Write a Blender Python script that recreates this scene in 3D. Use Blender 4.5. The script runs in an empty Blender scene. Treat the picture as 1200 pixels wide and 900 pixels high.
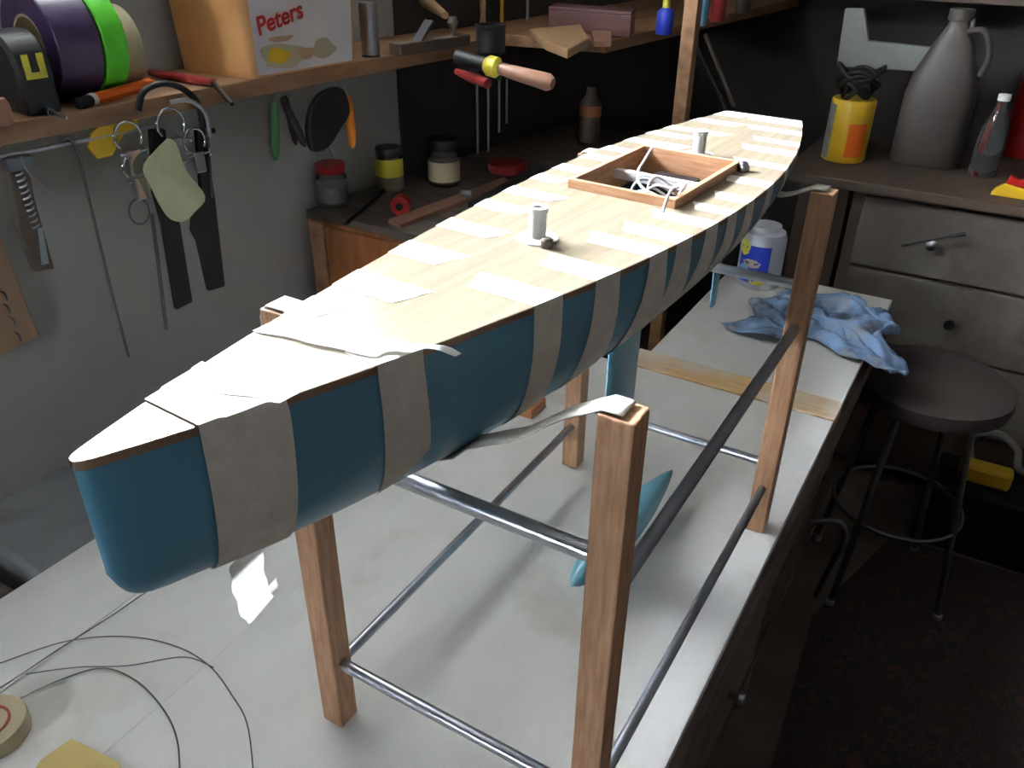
import bpy, bmesh, math, random
from mathutils import Vector, Matrix, noise
PI = math.pi
rnd = random.Random(7)
S = bpy.context.scene
COL = S.collection

# ---------------------------------------------------------------- camera
CAM = Vector((0.54973, -0.50332, 0.91911))
CR = Vector((0.85813824, 0.51330636, 0.01073988))
CU = Vector((-0.26696449, 0.42824403, 0.86332903))
CF = Vector((-0.43855299, 0.74372282, -0.50452714))
FPX = 969.711
cd = bpy.data.cameras.new('camera'); cam = bpy.data.objects.new('camera', cd); COL.objects.link(cam)
cd.sensor_width = 36; cd.lens = FPX / 1200 * 36; cd.clip_start = 0.02
cam.matrix_world = Matrix(((CR.x, CU.x, -CF.x, CAM.x), (CR.y, CU.y, -CF.y, CAM.y), (CR.z, CU.z, -CF.z, CAM.z), (0, 0, 0, 1)))
S.camera = cam
# ---------------------------------------------------------------- light
EXPOSURE = 0.0
SKY = 252.0
vs = S.view_settings; vs.view_transform = 'Standard'; vs.look = 'None'; vs.exposure = EXPOSURE; vs.gamma = 1
vs.use_curve_mapping = False
w = bpy.data.worlds.new('world'); S.world = w; w.use_nodes = True
wn = w.node_tree.nodes; bg = wn['Background']
tc = wn.new('ShaderNodeTexCoord'); nz = wn.new('ShaderNodeTexNoise'); nz.inputs['Scale'].default_value = 1.5
cr = wn.new('ShaderNodeValToRGB'); cr.color_ramp.elements[0].color = (.72, .84, 1, 1); cr.color_ramp.elements[1].color = (1, .99, .97, 1)
w.node_tree.links.new(tc.outputs['Generated'], nz.inputs['Vector']); w.node_tree.links.new(nz.outputs['Fac'], cr.inputs['Fac'])
w.node_tree.links.new(cr.outputs['Color'], bg.inputs['Color']); bg.inputs['Strength'].default_value = SKY

def portal(name, loc, normal, sx, sy):
    l = bpy.data.lights.new(name, 'AREA'); l.shape = 'RECTANGLE'; l.size = sx; l.size_y = sy
    l.cycles.is_portal = True
    o = bpy.data.objects.new(name, l); COL.objects.link(o); o.location = loc
    o.rotation_euler = Vector(normal).to_track_quat('-Z', 'Z' if abs(Vector(normal).z) < .9 else 'Y').to_euler()
    return o

# the rays of the camera used as a surveying aid: intersection with real planes
def ray(px, py): return CR * ((px - 600) / FPX) - CU * ((py - 450) / FPX) + CF
def U(px, py, z):
    d = ray(px, py); return CAM + d * ((z - CAM.z) / d.z)
def Yp(px, py, y):
    d = ray(px, py); return CAM + d * ((y - CAM.y) / d.y)
WN = Vector((1, -0.1, 0)).normalized()          # inward normal of the left wall
WA = Vector((0.1, 1, 0)).normalized()           # direction along it
WP = Vector((-0.93, 0, 0))
def Wp(px, py, off):                            # plane parallel to the left wall
    d = ray(px, py); P = WP + WN * off
    return CAM + d * ((P - CAM).dot(WN) / d.dot(WN))
def wl(a, off, z): return WP + WA * a + WN * off + Vector((0, 0, z))

# ---------------------------------------------------------------- materials
MATS = {}
def mat(name, col=(.5, .5, .5), rough=.6, metal=0, spec=.5, **k):
    if name in MATS: return MATS[name]
    m = bpy.data.materials.new(name); m.use_nodes = True; nt = m.node_tree; n = nt.nodes; b = n['Principled BSDF']
    b.inputs['Roughness'].default_value = rough; b.inputs['Metallic'].default_value = metal
    b.inputs['Specular IOR Level'].default_value = spec
    for a in ('coat', 'trans', 'alpha'):
        if a in k: b.inputs[{'coat': 'Coat Weight', 'trans': 'Transmission Weight', 'alpha': 'Alpha'}[a]].default_value = k[a]
    if 'coatr' in k: b.inputs['Coat Roughness'].default_value = k['coatr']
    if 'ior' in k: b.inputs['IOR'].default_value = k['ior']
    co = n.new('ShaderNodeTexCoord'); mp = n.new('ShaderNodeMapping'); nt.links.new(co.outputs['Object'], mp.inputs['Vector'])
    mp.inputs['Scale'].default_value = k.get('scale', (1, 1, 1))
    no = n.new('ShaderNodeTexNoise'); no.inputs['Scale'].default_value = k.get('ns', 8); no.inputs['Detail'].default_value = k.get('det', 5)
    no.inputs['Roughness'].default_value = .6
    nt.links.new(mp.outputs['Vector'], no.inputs['Vector'])
    rp = n.new('ShaderNodeValToRGB'); e = rp.color_ramp.elements
    c2 = k.get('col2', tuple(min(1, c * 1.12 + .002) for c in col)); c1 = k.get('col1', tuple(c * .86 for c in col))
    e[0].position = k.get('p0', .3); e[1].position = k.get('p1', .7); e[0].color = (*c1, 1); e[1].color = (*c2, 1)
    nt.links.new(no.outputs['Fac'], rp.inputs['Fac']); out = rp.outputs['Color']
    if 'stain' in k:
        n2 = n.new('ShaderNodeTexNoise'); n2.inputs['Scale'].default_value = k.get('sscale', 3); n2.inputs['Detail'].default_value = 6
        nt.links.new(co.outputs['Object'], n2.inputs['Vector'])
        r2 = n.new('ShaderNodeValToRGB'); r2.color_ramp.elements[0].position = k.get('s0', .52); r2.color_ramp.elements[1].position = k.get('s1', .68)
        r2.color_ramp.elements[0].color = (0, 0, 0, 1); r2.color_ramp.elements[1].color = (k.get('sa', .8),) * 3 + (1,)
        mx = n.new('ShaderNodeMix'); mx.data_type = 'RGBA'
        nt.links.new(n2.outputs['Fac'], r2.inputs['Fac']); nt.links.new(r2.outputs['Color'], mx.inputs[0])
        nt.links.new(out, mx.inputs[6]); mx.inputs[7].default_value = (*k['stain'], 1); out = mx.outputs[2]
    nt.links.new(out, b.inputs['Base Color'])
    if k.get('bump'):
        bp = n.new('ShaderNodeBump'); bp.inputs['Strength'].default_value = k['bump']; bp.inputs['Distance'].default_value = k.get('bd', .002)
        nt.links.new(no.outputs['Fac'], bp.inputs['Height']); nt.links.new(bp.outputs['Normal'], b.inputs['Normal'])
    MATS[name] = m; return m

def rugmat():
    m = mat('rug_wool', (.03, .02, .018), .95, ns=40)
    nt = m.node_tree; n = nt.nodes; b = n['Principled BSDF']; co = n.new('ShaderNodeTexCoord')
    def wave(kind, sc, dist, vec):
        x = n.new('ShaderNodeTexVoronoi'); x.inputs['Scale'].default_value = sc; x.distance = kind
        nt.links.new(vec, x.inputs['Vector']); return x.outputs['Distance']
    a = wave('MANHATTAN', 9, 1, co.outputs['Object']); c = wave('CHEBYCHEV', 30, 1, co.outputs['Object'])
    x = n.new('ShaderNodeMath'); x.operation = 'MULTIPLY'; nt.links.new(a, x.inputs[0]); nt.links.new(c, x.inputs[1])
    r = n.new('ShaderNodeValToRGB'); r.color_ramp.interpolation = 'CONSTANT'
    e = r.color_ramp.elements; e[0].color = (.07, .03, .025, 1); e[1].position = .1; e[1].color = (.022, .02, .025, 1)
    e2 = e.new(.2); e2.color = (.06, .038, .026, 1); e3 = e.new(.26); e3.color = (.04, .02, .02, 1)
    nt.links.new(x.outputs[0], r.inputs['Fac']); nt.links.new(r.outputs['Color'], b.inputs['Base Color'])
    return m

M = {}
M['hull'] = mat('blue_hull_gloss', (.085, .26, .37), .3, coat=.3, coatr=.2, ns=3, col1=(.08, .25, .36), col2=(.09, .27, .38))  # hull blue, kept darker to suit its shaded side
M['foil'] = mat('hull_blue_lit_foil', (.17, .44, .57), .3, coat=.3, coatr=.2, ns=3)  # hull blue again, lightened to carry the daylight on fin, bulb and rudder
M['deck'] = mat('varnished_deck_ply', (.28, .23, .165), .17, spec=.35, scale=(26, 1.2, 4), ns=5, col1=(.24, .195, .137), col2=(.31, .257, .187))
M['edge'] = mat('dark_ply_edge', (.24, .15, .09), .5, scale=(2, 2, 30), ns=8)
M['tape'] = mat('masking_tape', (.72, .67, .58), .8, spec=.04, ns=60, bump=.25, bd=.0004, col1=(.66, .61, .53), col2=(.78, .74, .66))
M['tape_w'] = mat('white_deck_tape', (.86, .85, .80), .7, spec=.1, ns=60, bump=.2, bd=.0004)
_nt = M['tape_w'].node_tree; _t = _nt.nodes.new('ShaderNodeBsdfTranslucent'); _t.inputs['Color'].default_value = (.85, .83, .78, 1)
_x = _nt.nodes.new('ShaderNodeMixShader'); _x.inputs[0].default_value = .45
_nt.links.new(_nt.nodes['Principled BSDF'].outputs[0], _x.inputs[1]); _nt.links.new(_t.outputs[0], _x.inputs[2]); _nt.links.new(_x.outputs[0], _nt.nodes['Material Output'].inputs['Surface'])
M['post'] = mat('reddish_hardwood', (.48, .27, .15), .55, scale=(30, 30, 2.5), ns=6, col1=(.36, .18, .09), col2=(.64, .38, .22), bump=.25, bd=.0006)
M['chrome'] = mat('steel_rod', (.55, .57, .63), .28, 1, ns=30)
M['white'] = mat('white_plastic', (.82, .82, .80), .4)
M['coam'] = mat('cedar_coaming', (.52, .27, .14), .5, scale=(4, 4, 40), ns=6, col1=(.40, .19, .09), col2=(.62, .35, .2))
M['cord'] = mat('white_cord', (.82, .78, .78), .8)
M['bench'] = mat('painted_bench_board', (.83, .82, .79), .5, scale=(2, 1, 1), ns=5, col1=(.78, .775, .74), col2=(.87, .865, .84), stain=(.45, .38, .27), s0=.6, s1=.78, sa=.6, sscale=5)
M['pine'] = mat('pine_board', (.62, .40, .18), .55, scale=(3, 30, 3), ns=4, col1=(.48, .29, .12), col2=(.72, .50, .26), stain=(.66, .62, .54), s0=.55, s1=.62, sa=.75, sscale=4)
M['bedge'] = mat('old_bench_timber', (.10, .075, .055), .7, scale=(8, 1, 8), ns=5, col1=(.05, .036, .026), col2=(.17, .13, .1))
M['wall'] = mat('painted_wall', (.42, .42, .39), .85, ns=3, col1=(.37, .37, .345), col2=(.45, .45, .42), stain=(.2, .19, .17), s0=.64, s1=.78, sa=.6, sscale=2.2)
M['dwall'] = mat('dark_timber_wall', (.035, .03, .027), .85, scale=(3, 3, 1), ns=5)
M['floor'] = mat('concrete_floor', (.13, .10, .08), .85, ns=5, bump=.2, col1=(.08, .06, .05), col2=(.17, .13, .105))
M['ceil'] = mat('ceiling_board', (.07, .065, .06), .9)
M['shelf'] = mat('shelf_timber', (.24, .12, .055), .55, scale=(6, 1.2, 6), ns=5, col1=(.14, .068, .03), col2=(.31, .17, .085))
M['cab'] = mat('orange_varnished_cabinet', (.30, .10, .03), .45, scale=(12, 12, 1.5), ns=4, col1=(.21, .065, .018), col2=(.37, .135, .042))
M['cabtop'] = mat('worn_cabinet_top', (.08, .06, .05), .7, scale=(2, 9, 2), ns=4, col1=(.035, .027, .02), col2=(.12, .095, .075))
M['blk'] = mat('black_plastic', (.010, .010, .011), .45, spec=.25)
M['blkw'] = mat('black_tool_grip', (.014, .010, .011), .6, spec=.2)
M['dred'] = mat('dark_red_plastic', (.22, .02, .02), .35)
M['orange'] = mat('orange_plastic', (.75, .13, .01), .35)
M['orangeh'] = mat('orange_handle', (.72, .22, .01), .4)
M['yel'] = mat('yellow_plastic', (.68, .42, .015), .4)
M['yel2'] = mat('bright_yellow_plastic', (.68, .60, .06), .35)
M['grn'] = mat('green_tape', (.09, .55, .02), .35)
M['pur'] = mat('purple_tape', (.03, .013, .05), .35)
M['crm'] = mat('cream_tape', (.42, .35, .22), .6)
M['red'] = mat('red_plastic', (.38, .010, .008), .35)
M['grnh'] = mat('green_handle', (.035, .13, .035), .45)
M['glass'] = mat('clear_glass', (.9, .93, .93), .05, trans=.95, ior=1.45)
M['pane'] = mat('window_glass', (.97, .99, 1), .0, trans=1, ior=1.01)
M['tubo'] = mat('translucent_tub_side', (.62, .30, .11), .35, col1=(.52, .24, .08), col2=(.70, .38, .15), ns=6)
M['tubw'] = mat('printed_tub_front', (.66, .63, .60), .4, ns=7, col1=(.74, .70, .64), col2=(.55, .53, .60))
M['lid'] = mat('metal_lid', (.08, .07, .06), .35, .7)
M['bright'] = mat('polished_chrome', (.85, .86, .9), .08, 1, ns=30)
M['silver'] = mat('brushed_silver', (.45, .46, .48), .28, 1)
M['dsteel'] = mat('dark_steel', (.14, .14, .15), .35, .9)
M['tag'] = mat('yellowed_paper', (.58, .60, .36), .8, ns=12, col1=(.52, .53, .30), col2=(.66, .68, .45))
M['hwood'] = mat('light_tool_handle', (.42, .26, .14), .4, scale=(4, 4, 20), ns=4)
M['hwood2'] = mat('pinkish_tool_handle', (.30, .155, .10), .35)
M['maroon'] = mat('maroon_case', (.09, .035, .035), .5, ns=20)
M['peg'] = mat('hardboard', (.38, .24, .15), .7, ns=10)
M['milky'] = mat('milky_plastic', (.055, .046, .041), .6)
M['dull'] = mat('dull_white_paint', (.22, .225, .21), .6)
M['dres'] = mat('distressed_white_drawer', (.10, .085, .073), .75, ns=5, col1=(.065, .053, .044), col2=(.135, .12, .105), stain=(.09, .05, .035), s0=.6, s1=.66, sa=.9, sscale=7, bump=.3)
M['dresd'] = mat('dark_dresser_wood', (.07, .048, .035), .6, scale=(1, 6, 6), ns=5)
M['blue'] = mat('blue_label', (.015, .04, .42), .4)
M['lblue'] = mat('pale_blue_print', (.15, .4, .6), .4)
M['jug'] = mat('white_jug_plastic', (.60, .62, .68), .4)
M['rag'] = mat('blue_cotton_rag', (.20, .32, .50), .9, ns=9, col1=(.04, .06, .09), col2=(.22, .34, .54), p0=.38, p1=.58, bump=.3, stain=(.30, .31, .30), s0=.58, s1=.66, sa=.6, sscale=14)
M['card'] = mat('yellow_card', (.55, .42, .16), .8)
M['wire'] = mat('thin_dark_wire', (.10, .10, .10), .4, .6)
M['stool'] = mat('worn_stool_leather', (.03, .021, .018), .75, ns=8)
M['greyb'] = mat('grey_painted_board', (.22, .235, .24), .8, stain=(.1, .09, .08), s0=.55, s1=.7, sscale=5)
M['rug'] = rugmat()

# ---------------------------------------------------------------- mesh builder
class MB:
    def __init__(s): s.v = []; s.f = []
    def add(s, vs_, fs):
        k = len(s.v); s.v += [Vector(v) for v in vs_]; s.f += [tuple(i + k for i in f) for f in fs]; return s
    def box(s, a, b):
        x0, y0, z0 = a; x1, y1, z1 = b
        return s.add([(x0, y0, z0), (x1, y0, z0), (x1, y1, z0), (x0, y1, z0), (x0, y0, z1), (x1, y0, z1), (x1, y1, z1), (x0, y1, z1)],
                     [(0, 3, 2, 1), (4, 5, 6, 7), (0, 1, 5, 4), (1, 2, 6, 5), (2, 3, 7, 6), (3, 0, 4, 7)])
    def obox(s, c, ax, ay, az):                 # centre and three half-axis vectors
        c, ax, ay, az = map(Vector, (c, ax, ay, az)); P = []
        for k in (-1, 1):
            for i, j in ((-1, -1), (1, -1), (1, 1), (-1, 1)): P.append(c + ax * i + ay * j + az * k)
        return s.add(P, [(0, 3, 2, 1), (4, 5, 6, 7), (0, 1, 5, 4), (1, 2, 6, 5), (2, 3, 7, 6), (3, 0, 4, 7)])
    def rings(s, R, close=True, caps=True):
        n = len(R[0]); P = [p for r in R for p in r]; F = []
        for i in range(len(R) - 1):
            for j in range(n if close else n - 1):
                k = (j + 1) % n; F.append((i * n + j, i * n + k, (i + 1) * n + k, (i + 1) * n + j))
        if caps and close: F.append(tuple(range(n - 1, -1, -1))); F.append(tuple((len(R) - 1) * n + j for j in range(n)))
        return s.add(P, F)
    def tube(s, pts, r, n=10, close=False):
        pts = [Vector(p) for p in pts]; m = len(pts); rr = r if isinstance(r, (list, tuple)) else [r] * m; R = []; up = None
        for i, p in enumerate(pts):
            t = (pts[min(i + 1, m - 1)] - pts[max(i - 1, 0)])
            t = t.normalized() if t.length > 1e-9 else Vector((0, 0, 1))
            if up is None: up = t.orthogonal().normalized()
            up = (up - t * up.dot(t)); up = up.normalized() if up.length > 1e-6 else t.orthogonal().normalized()
            b = t.cross(up)
            R.append([p + (up * math.cos(2 * PI * j / n) + b * math.sin(2 * PI * j / n)) * rr[i] for j in range(n)])
        return s.rings(R)
    def lathe(s, prof, c=(0, 0, 0), axis=(0, 0, 1), n=28, caps=True):   # prof: (r, h) along the axis
        a = Vector(axis).normalized(); u = a.orthogonal().normalized(); v = a.cross(u); c = Vector(c)
        return s.rings([[c + a * h + (u * math.cos(2 * PI * j / n) + v * math.sin(2 * PI * j / n)) * max(r, 1e-5) for j in range(n)] for r, h in prof], caps=caps)
    def prism(s, pts, d):                       # polygon of 3-D points and a thickness vector
        n = len(pts); d = Vector(d); P = [Vector(p) for p in pts]; P += [p + d for p in P]
        F = [tuple(range(n)), tuple(range(2 * n - 1, n - 1, -1))] + [(i, (i + 1) % n, n + (i + 1) % n, n + i) for i in range(n)]
        return s.add(P, F)
    def build(s, name, m, parent=None, smooth=0, bevel=0, base=None):
        o0 = Vector(base) if base is not None else Vector((0, 0, 0))
        if parent is not None: inv = parent['_mi'] if False else PINV[parent.name]
        me = bpy.data.meshes.new(name)
        vv = [inv @ v for v in s.v] if parent is not None else [v - o0 for v in s.v]
        me.from_pydata(vv, [], s.f); me.validate()
        bm = bmesh.new(); bm.from_mesh(me); bmesh.ops.recalc_face_normals(bm, faces=bm.faces); bm.to_mesh(me); bm.free()
        me.materials.append(m if not isinstance(m, str) else M[m])
        o = bpy.data.objects.new(name, me); COL.objects.link(o)
        if parent is not None: o.parent = parent
        else: o.location = o0
        PINV[o.name] = PINV[parent.name] if parent is not None else Matrix.Translation(-o0)
        if smooth:
            for p in me.polygons: p.use_smooth = True
            try: me.set_sharp_from_angle(angle=math.radians(smooth))
            except Exception: pass
        if bevel:
            b = o.modifiers.new('bevel', 'BEVEL'); b.width = bevel; b.segments = 2; b.limit_method = 'ANGLE'; b.angle_limit = .7
        return o
PINV = {}
def tag(o, label, cat=None, group=None):
    if label: o['label'] = label
    if cat: o['category'] = cat
    if group: o['group'] = group
    return o
def thing(name, label, cat, loc=(0, 0, 0), rz=0, group=None):
    o = bpy.data.objects.new(name, None); COL.objects.link(o); o.location = loc; o.rotation_euler = (0, 0, rz); o.empty_display_size = .05
    PINV[o.name] = (Matrix.Translation(Vector(loc)) @ Matrix.Rotation(rz, 4, 'Z')).inverted()
    return tag(o, label, cat, group)
def struct(mb, name, m, label=None, **k):
    o = mb.build(name, m, **k); o['kind'] = 'structure'
    if label: o['label'] = label
    return o
def bez(pts, n=10):                             # catmull-rom through points
    pts = [Vector(p) for p in pts]; P = [pts[0]] + pts + [pts[-1]]; out = []
    for i in range(1, len(P) - 2):
        for k in range(n):
            t = k / n; a, b, c, d = P[i - 1:i + 3]
            out.append(.5 * ((2 * b) + (c - a) * t + (2 * a - 5 * b + 4 * c - d) * t * t + (3 * b - a - 3 * c + d) * t ** 3))
    return out + [pts[-1]]
def fontmesh(body, size, name, m, parent, mat4, shear=0, ext=.0004):
    c = bpy.data.curves.new(name, 'FONT'); c.body = body; c.size = size; c.extrude = ext; c.shear = shear; c.offset = size * .02
    t = bpy.data.objects.new(name + '_tmp', c); COL.objects.link(t)
    bpy.context.view_layer.update()
    me = bpy.data.meshes.new_from_object(t.evaluated_get(bpy.context.evaluated_depsgraph_get()))
    bpy.data.objects.remove(t); me.transform(PINV[parent.name] @ mat4); me.materials.clear(); me.materials.append(M[m])
    o = bpy.data.objects.new(name, me); COL.objects.link(o); o.parent = parent; PINV[o.name] = PINV[parent.name]; return o
FZ = -0.78                                      # floor level; the bench top is z = 0
CZ = 2.3

# ================================================================ ROOM
XR, YF, YB = 2.9, -2.6, 2.85
struct(MB().box((-1.95, YF, FZ - .1), (XR, YB + .1, FZ)), 'floor', 'floor')
struct(MB().box((-1.95, YF, CZ), (XR, YB + .1, CZ + .1)), 'ceiling', 'ceil')
# left wall with a window above the shelf
def wallseg(mb, a0, a1, z0, z1, th=.42):
    A, B = wl(a0, 0, 0), wl(a1, 0, 0); n = -WN * th
    return mb.prism([A + Vector((0, 0, z0)), B + Vector((0, 0, z0)), B + Vector((0, 0, z1)), A + Vector((0, 0, z1))], n)
WA0, WA1, WZ0, WZ1 = -.20, 1.10, 1.20, 2.02
mb = MB(); wallseg(mb, YF, WA0, FZ, CZ); wallseg(mb, WA0, WA1, FZ, WZ0); wallseg(mb, WA0, WA1, WZ1, CZ); wallseg(mb, WA1, YB + .15, FZ, CZ)
struct(mb, 'wall_left', 'wall')
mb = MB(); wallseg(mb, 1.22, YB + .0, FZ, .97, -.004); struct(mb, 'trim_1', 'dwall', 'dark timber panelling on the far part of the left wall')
# window 1
mb = MB()
def wbar(mb, a0, a1, z0, z1, o0=-.38, o1=-.34):
    mb.prism([wl(a0, o0, z0), wl(a1, o0, z0), wl(a1, o0, z1), wl(a0, o0, z1)], WN * (o1 - o0))
for z in (WZ0, WZ1 - .03): wbar(mb, WA0, WA1, z, z + .03)
for a in (WA0, WA1 - .03, (WA0 + WA1) / 2 - .015): wbar(mb, a, a + .03, WZ0 + .03, WZ1 - .03)
struct(mb, 'window_1', 'dull')
portal('daylight_portal_left', wl((WA0 + WA1) / 2, -.425, (WZ0 + WZ1) / 2), WN, WA1 - WA0, WZ1 - WZ0).rotation_euler = Matrix((WA, Vector((0, 0, 1)), -WN)).transposed().to_euler()
# far wall, right wall, wall behind the camera; its small unseen window is added to fill post fronts
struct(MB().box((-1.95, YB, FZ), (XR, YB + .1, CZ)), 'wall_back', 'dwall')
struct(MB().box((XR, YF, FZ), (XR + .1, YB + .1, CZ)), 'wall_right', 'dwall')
F0, F1, G0, G1 = -.6, -.26, .87, 1.08
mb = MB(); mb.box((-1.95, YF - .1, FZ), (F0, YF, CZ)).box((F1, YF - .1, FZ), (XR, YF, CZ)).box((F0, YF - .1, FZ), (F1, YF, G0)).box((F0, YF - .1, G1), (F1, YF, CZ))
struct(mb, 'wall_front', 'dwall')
mb = MB(); mb.box((F0, YF - .08, G0), (F1, YF - .04, G0 + .03)).box((F0, YF - .08, G1 - .03), (F1, YF - .04, G1)).box((F0, YF - .08, G0), (F0 + .03, YF - .04, G1)).box((F1 - .03, YF - .08, G0), (F1, YF - .04, G1))
struct(mb, 'fill_window', 'dull')
po = portal('fill_portal_front', ((F0 + F1) / 2, YF - .11, (G0 + G1) / 2), (0, 1, 0), F1 - F0, G1 - G0)
po.rotation_euler = Matrix((Vector((-1, 0, 0)), Vector((0, 0, 1)), Vector((0, -1, 0)))).transposed().to_euler()

# ================================================================ WORKBENCH
BX = .391
bench = thing('workbench', 'long workbench with a white painted top under the boat stand', 'workbench', (0, 0, FZ))
for x0_, x1_, y1_ in ((-.575, -.4103, .835), (-.4087, -.2125, 1.07), (-.2125, BX, 1.07)): MB().box((x0_, -1.0, -.018), (x1_, y1_, 0)).build('benchtop', 'bench', bench, bevel=.0007)
MB().box((-.05, 1.155, -.018), (BX, 1.78, 0)).build('benchtop', 'bench', bench, bevel=.002)
MB().box((-.075, 1.072, -.03), (BX + .002, 1.153, .004)).build('pine_board', 'pine', bench, bevel=.002)['label'] = 'pine board across the white top'
MB().box((BX - .03, -1.0, -.11), (BX + .012, 1.06, -.02)).build('front_apron', 'bedge', bench, bevel=.003)
MB().box((BX - .03, 1.06, -.09), (BX + .012, 1.77, -.032)).build('front_apron', 'bedge', bench, bevel=.003)
MB().box((-.40, 1.03, -.11), (-.06, 1.065, -.02)).build('rear_apron', 'bedge', bench, bevel=.003)
MB().box((-.575, -1.0, -.11), (-.545, .83, -.02)).build('side_apron', 'bedge', bench)
for x, y in ((.32, -.9), (.32, .2), (.32, 1.0), (.32, 1.66), (-.03, 1.66), (-.54, -.9), (-.54, .79)):
    MB().box((x - .03, y - .03, FZ), (x + .03, y + .03, -.02)).build('leg', 'bedge', bench, bevel=.003)
for y0 in (-.3, .25):
    d = MB().box((BX - .015, y0 + .02, -.30), (BX + .004, y0 + .42, -.13)).build('drawer', 'bedge', bench, bevel=.003)
    MB().lathe([(.004, 0), (.006, .01), (.013, .018), (.012, .026), (.0, .028)], (BX + .004, y0 + .22, -.2), (1, 0, 0), 14).build('knob', 'silver', d, smooth=40)
MB().box((BX - .35, -.9, -.55), (BX - .02, 1.7, -.53)).build('lower_shelf', 'bedge', bench)

# ================================================================ BOAT STAND
W, L, PH, HS = .35204, .6591, .585, .0156
st = thing('boat_stand', 'four-post wooden boat stand with steel rods cradling the blue yacht', 'boat stand', (W / 2, L / 2, 0))
posts = [(0, 0), (W, 0), (W, L), (0, L)]
for x, y in posts:
    MB().box((x - HS, y - HS, 0), (x + HS, y + HS, PH)).build('post', 'post', st, bevel=.0018)
def rod(a, b, r=.0068): return MB().tube([a, Vector(a).lerp(Vector(b), .5), b], r, 16).build('rod', 'chrome', st, smooth=50)
ZL1, ZC1, ZL2, ZC2 = .0895, .131, .382, .444
rod((W, HS, ZL1), (W, L - HS, ZL1)); rod((0, HS, ZL1), (0, L - HS, ZL1))
rod((HS, 0, .105), (W - HS, 0, .105), .0075); rod((HS, L, ZC1), (W - HS, L, ZC1))
rod((W, HS, ZL2), (W, L - HS, ZL2), .0078); rod((0, HS, ZL2), (0, L - HS, ZL2))
rod((HS, 0, ZC2 - .01), (W - HS, 0, ZC2 - .01), .0088); rod((HS, L, ZC2), (W - HS, L, ZC2), .0075)

# ================================================================ MODEL YACHT
YAW, X0, Y0, LN = .05766, .13967, -.30089, 1.1551
BC = (.00413, .38849, -.61087, 1.10921, -1.26114, .42823)
def bpoly(t): return sum(c * t ** i for i, c in enumerate(BC))
def beam(t): return bpoly(t) if t > .014 else bpoly(.014) * math.sqrt(max(t, 0) / .014) * .999
def zdk(t): return .64148 - .04554 * t + .00467 * t * t + .03 * t ** 3
DK = [(0, .082), (.006, .100), (.015, .110), (.03, .1155), (.15, .135), (.3, .143), (.45, .131), (.6, .109), (.75, .081), (.9, .043), (1, .016)]
def dep(t):
    for i in range(len(DK) - 1):
        if t <= DK[i + 1][0]:
            a = DK[max(i - 1, 0)]; b = DK[i]; c = DK[i + 1]; d = DK[min(i + 2, len(DK) - 1)]
            u = (t - b[0]) / (c[0] - b[0]); h = c[0] - b[0]
            mb_ = (c[1] - a[1]) / (c[0] - a[0]) if c[0] > a[0] else 0; mc = (d[1] - b[1]) / (d[0] - b[0])
            return (2 * u ** 3 - 3 * u * u + 1) * b[1] + (u ** 3 - 2 * u * u + u) * h * mb_ + (-2 * u ** 3 + 3 * u * u) * c[1] + (u ** 3 - u * u) * h * mc
    return DK[-1][1]
AX = Vector((math.sin(YAW), math.cos(YAW), 0)); NX = Vector((math.cos(YAW), -math.sin(YAW), 0))
def hp(s, Y, z): return Vector((X0, Y0, 0)) + AX * Y + NX * s + Vector((0, 0, z))
TD = .005
def hsurf(t, th, side=1, off=0):
    b = beam(t) + off; d = dep(t) + off
    c, sn = max(math.cos(th), 0), max(math.sin(th), 0)
    return hp(side * b * c ** .72, t * LN, zdk(t) - TD - d * sn ** .85)
ya = thing('model_yacht', 'light blue model yacht hull with pale deck and masking tape strips', 'model boat', hp(0, LN / 2, 0), -YAW)
ts = sorted(set([0, .0006, .002, .004, .007, .010, .014, .02, .03, .04] + [i / 80 for i in range(4, 81)]))
R = []
for t in ts:
    th = [i / 22 * PI / 2 for i in range(23)]
    R.append([hsurf(t, a, 1) for a in th] + [hsurf(t, a, -1) for a in reversed(th[:-1])])
mb = MB(); mb.rings(R, close=False)
mb.f.append(tuple((len(R) - 1) * len(R[0]) + j for j in range(len(R[0]))))
mb.build('hull', 'hull', ya, smooth=70)
# deck slab with a rectangular hatch opening
H0, H1, HW = .668, .868, .070
ys = sorted(set([t * LN for t in ts] + [H0, H1])); ys = [y for i, y in enumerate(ys) if y in (H0, H1) or (abs(y - H0) > .004 and abs(y - H1) > .004)]
def deckrow(Y, dz):
    b = beam(Y / LN) + .0006; inner = min(HW, b * .55)
    if H0 - 1e-6 <= Y <= H1 + 1e-6: inner = HW
    xs = [-b, -(b + inner) / 2, -inner, -inner / 3, inner / 3, inner, (b + inner) / 2, b]
    return [hp(x, Y, zdk(Y / LN) + dz) for x in xs]
mb = MB(); n = 8
top = [deckrow(y, 0) for y in ys]; bot = [deckrow(y, -TD) for y in ys]
P = [p for r in top for p in r] + [p for r in bot for p in r]; F = []; K = len(ys) * n
def hole(i, j): return 2 <= j <= 4 and ys[i] >= H0 - 1e-6 and ys[i + 1] <= H1 + 1e-6
for i in range(len(ys) - 1):
    for j in range(n - 1):
        if hole(i, j): continue
        F.append((i * n + j, i * n + j + 1, (i + 1) * n + j + 1, (i + 1) * n + j))
        F.append((K + i * n + j, K + (i + 1) * n + j, K + (i + 1) * n + j + 1, K + i * n + j + 1))
    for j in (0, n - 1): F.append((i * n + j, (i + 1) * n + j, K + (i + 1) * n + j, K + i * n + j))
e = (len(ys) - 1) * n
for j in range(n - 1): F.append((e + j, e + j + 1, K + e + j + 1, K + e + j))
mb.add(P, F); mb.build('deck', 'deck', ya)
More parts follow.
